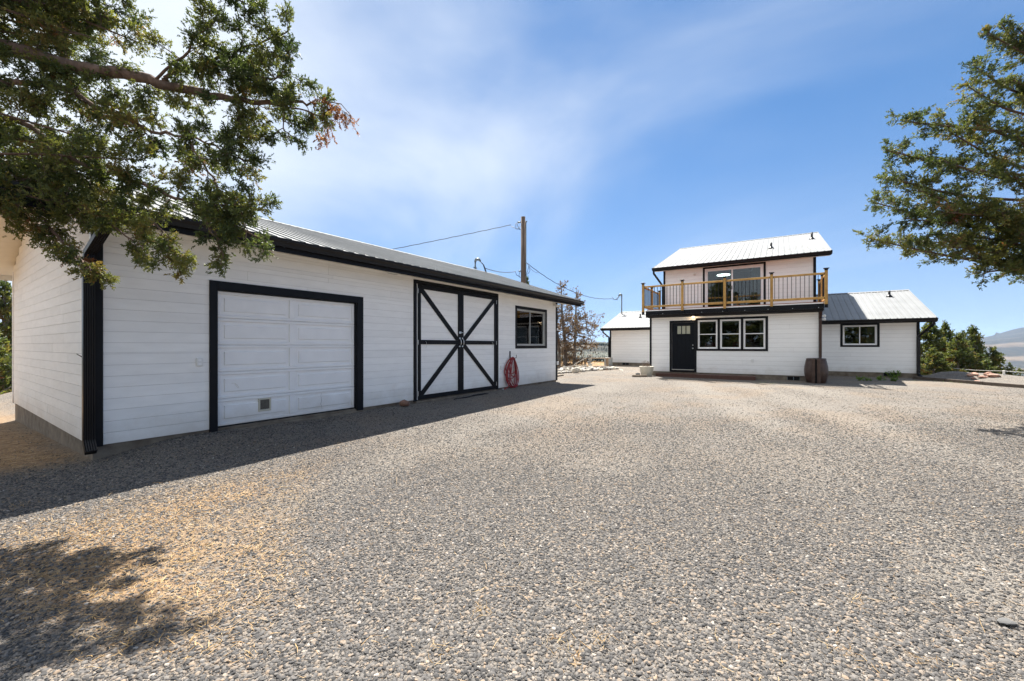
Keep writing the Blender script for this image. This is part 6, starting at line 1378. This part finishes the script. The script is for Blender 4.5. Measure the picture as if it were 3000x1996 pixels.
# dry straw, needles and low green shoots on the ground: uncountable
def litter(name, n, sampler, lmin, lmax, w, m, seed, label, cat, rise=0.15):
    rg = np.random.default_rng(seed); P = sampler(rg, n); n = len(P); a = rg.uniform(0, 6.283, n); L = rg.uniform(lmin, lmax, n) * rg.uniform(0.4, 1, n)
    e = np.abs(rg.normal(size=n)) * rise; d = np.stack([np.cos(a) * np.cos(e), np.sin(a) * np.cos(e), np.sin(e)], 1); s_ = np.stack([-np.sin(a), np.cos(a), np.zeros(n)], 1); bend = rg.normal(size=(n, 1)) * 0.12
    z = ground_z(P[:, 0], P[:, 1]) + rg.uniform(0.006, 0.022, n); B = np.stack([P[:, 0], P[:, 1], z], 1); ww = (w * rg.uniform(0.6, 1.3, n))[:, None]; L = L[:, None]
    mid_ = B + d * L * 0.5 + s_ * bend * L; tip = B + d * L
    V = np.stack([B - s_ * ww, B + s_ * ww, mid_ + s_ * ww, mid_ - s_ * ww, tip + s_ * ww * 0.3, tip - s_ * ww * 0.3], 1).reshape(-1, 3); k = (np.arange(n) * 6)[:, None]
    Q = np.concatenate([np.stack([k + 0, k + 1, k + 2, k + 3], -1), np.stack([k + 3, k + 2, k + 4, k + 5], -1)]).reshape(-1, 4)
    o = npmesh(name, V, Q, m, None, np.repeat(np.clip(rg.normal(0.5, 0.25, n), 0, 1), 6)); tag(o, label, cat, kind='stuff')
def pix_sampler(u0, u1, f0, f1, pw=1.0, keep=None):
    def f(rg, n):
        u = rg.uniform(u0, u1, n); F = f0 + (f1 - f0) * rg.random(n) ** pw; R = (u - CXP) / FPX * F; P = np.stack([F * CT + R * ST, F * ST - R * CT], 1)
        m = ~((P[:, 0] > 1.2) & (P[:, 1] > 7.2))
        if keep: m &= rg.random(n) < keep(P)
        return P[m]
    return f
litter('dry_straw', 20000, pix_sampler(-500, 900, 1.9, 6.2, 1.0, lambda P: np.clip(dirt_amount(P[:, 0], P[:, 1]) + 0.03, 0, 1)), 0.02, 0.10, 0.0013, 'straw', 1, 'dry straw and needle litter under the near juniper', 'straw')
litter('loose_straw', 1500, pix_sampler(-300, 3200, 1.3, 7, 1.0), 0.02, 0.13, 0.0010, 'straw', 2, 'stray straws scattered over the gravel drive', 'straw')
def tuft_sampler(rg, n):
    C = [(1312, 1925), (1760, 1890), (1690, 1940), (1410, 1800), (2990, 1575), (2480, 1930), (2500, 1770), (120, 1700), (560, 1650), (60, 1490), (2700, 1950), (320, 1480), (1640, 1890)]
    i = rg.integers(0, len(C), n); out = []
    for k in range(n):
        px_, py_ = C[i[k]]; F_ = CAMH * FPX / (py_ - HY); p = at(px_, py_, F_); r_ = abs(rg.normal()) * 0.055; a = rg.uniform(0, 6.28); out.append((p.x + r_ * math.cos(a), p.y + r_ * math.sin(a)))
    return np.array(out)
litter('straw_tuft', 300, tuft_sampler, 0.02, 0.09, 0.0010, 'straw', 3, 'small wads of orange dry grass on the gravel', 'straw', 0.6)
litter('green_shoots', 2600, pix_sampler(2200, 3000, 14.3, 16.3, 1.0, lambda P: np.clip(2.2 * vnoise(P[:, 0], P[:, 1], 0.8, 51) + 0.1, 0, 1)), 0.02, 0.07, 0.004, 'weed_foliage', 4, 'low green shoots in the gravel before the right wing', 'grass', 0.9)
litter('dry_grass', 9000, lambda rg, n: np.concatenate([np.stack([rg.uniform(-6, 0.9, n // 2), rg.uniform(13, 24, n // 2)], 1), np.stack([rg.uniform(23, 33, n // 2), rg.uniform(11, 20, n // 2)], 1)]), 0.08, 0.32, 0.004, 'straw', 5, 'tall dry grass beyond the garage', 'grass', 0.9)

# woodland on the far slopes: reads as one mass
def forest(name, n, rlo, rhi, alo, ahi, hlo, hhi, seed, label, keep=None):
    rg = np.random.default_rng(seed); r = np.sqrt(rg.uniform(rlo ** 2, rhi ** 2, n)); az = np.radians(rg.uniform(alo, ahi, n)); F = r * np.cos(az); R = r * np.sin(az); X = F * CT + R * ST; Y = F * ST - R * CT
    if keep is not None: m = vnoise(X, Y, keep[0], seed) > keep[1]; X, Y = X[m], Y[m]; n = len(X)
    Z = ground_z(X, Y) - 0.3; h = rg.uniform(hlo, hhi, n); sides = 6; V, T = [], []
    tiers = ((0.05, 0.30, 0.42), (0.28, 0.23, 0.70), (0.55, 0.15, 1.0)); per = len(tiers) * (sides + 1); VV = np.zeros((n, per, 3))
    for k, (z0, w_, z1) in enumerate(tiers):
        for j in range(sides):
            q = 2 * np.pi * j / sides + k * 0.5; rr_ = h * w_ * rg.uniform(0.7, 1.25, n); VV[:, k * (sides + 1) + j] = np.stack([X + rr_ * np.cos(q), Y + rr_ * np.sin(q), Z + h * (z0 + rg.uniform(-0.04, 0.04, n))], 1)
        VV[:, k * (sides + 1) + sides] = np.stack([X + rg.normal(size=n) * 0.1, Y, Z + h * z1], 1)
        for j in range(sides): T.append((k * (sides + 1) + j, k * (sides + 1) + (j + 1) % sides, k * (sides + 1) + sides))
    T = np.array(T); Tri = (T[None] + (np.arange(n) * per)[:, None, None]).reshape(-1, 3); o = npmesh(name, VV.reshape(-1, 3), Tri, 'conifer_foliage', None, np.repeat(rg.uniform(0, 1, n), per)); tag(o, label, 'forest', kind='stuff')
forest('hillside_forest', 5200, 470, 670, -6, 30, 7, 11.5, 1, 'dark conifer forest on the lower slope beyond the left wing', (70, -0.25))
forest('ridge_forest', 4200, 1080, 1400, -8, 32, 6, 10, 2, 'thin line of conifers along the far ridge', (60, -0.1))
forest('scattered_trees', 700, 680, 1100, -8, 32, 4, 7, 5, 'scattered junipers on the tan hillside', (60, 0.05))
forest('valley_forest', 5000, 125, 420, 40, 64, 3.0, 5.5, 3, 'dark woodland below the yard at far right', (35, -0.2))
forest('plain_forest', 5500, 700, 3600, 40, 64, 5, 9, 4, 'distant woodland across the valley floor', (240, 0.0))

# ------------------------------------------------------------------ the air
def haze():
    x0, x1 = -16500, 16500; z0, z1 = -260.0, 420.0
    V_ = [(x, y, z) for z in (z0, z1) for x, y in ((x0, x0), (x1, x0), (x1, x1), (x0, x1))]
    m = bpy.data.materials.new('haze'); m.use_nodes = True; N = m.node_tree.nodes; N.clear(); o_ = N.new('ShaderNodeOutputMaterial'); v = N.new('ShaderNodeVolumePrincipled')
    v.inputs['Color'].default_value = (0.50, 0.70, 1.0, 1); v.inputs['Density'].default_value = HAZE; v.inputs['Anisotropy'].default_value = 0.2; m.node_tree.links.new(v.outputs[0], o_.inputs['Volume']); MATS['haze'] = m
    o = meshobj('haze', V_, [(3, 2, 1, 0), (4, 5, 6, 7), (0, 1, 5, 4), (1, 2, 6, 5), (2, 3, 7, 6), (3, 0, 4, 7)], 'haze'); fix_normals(o.data); tag(o, 'thin blue summer haze over the valley', 'haze', kind='stuff')
HAZE = 0.000033
haze()
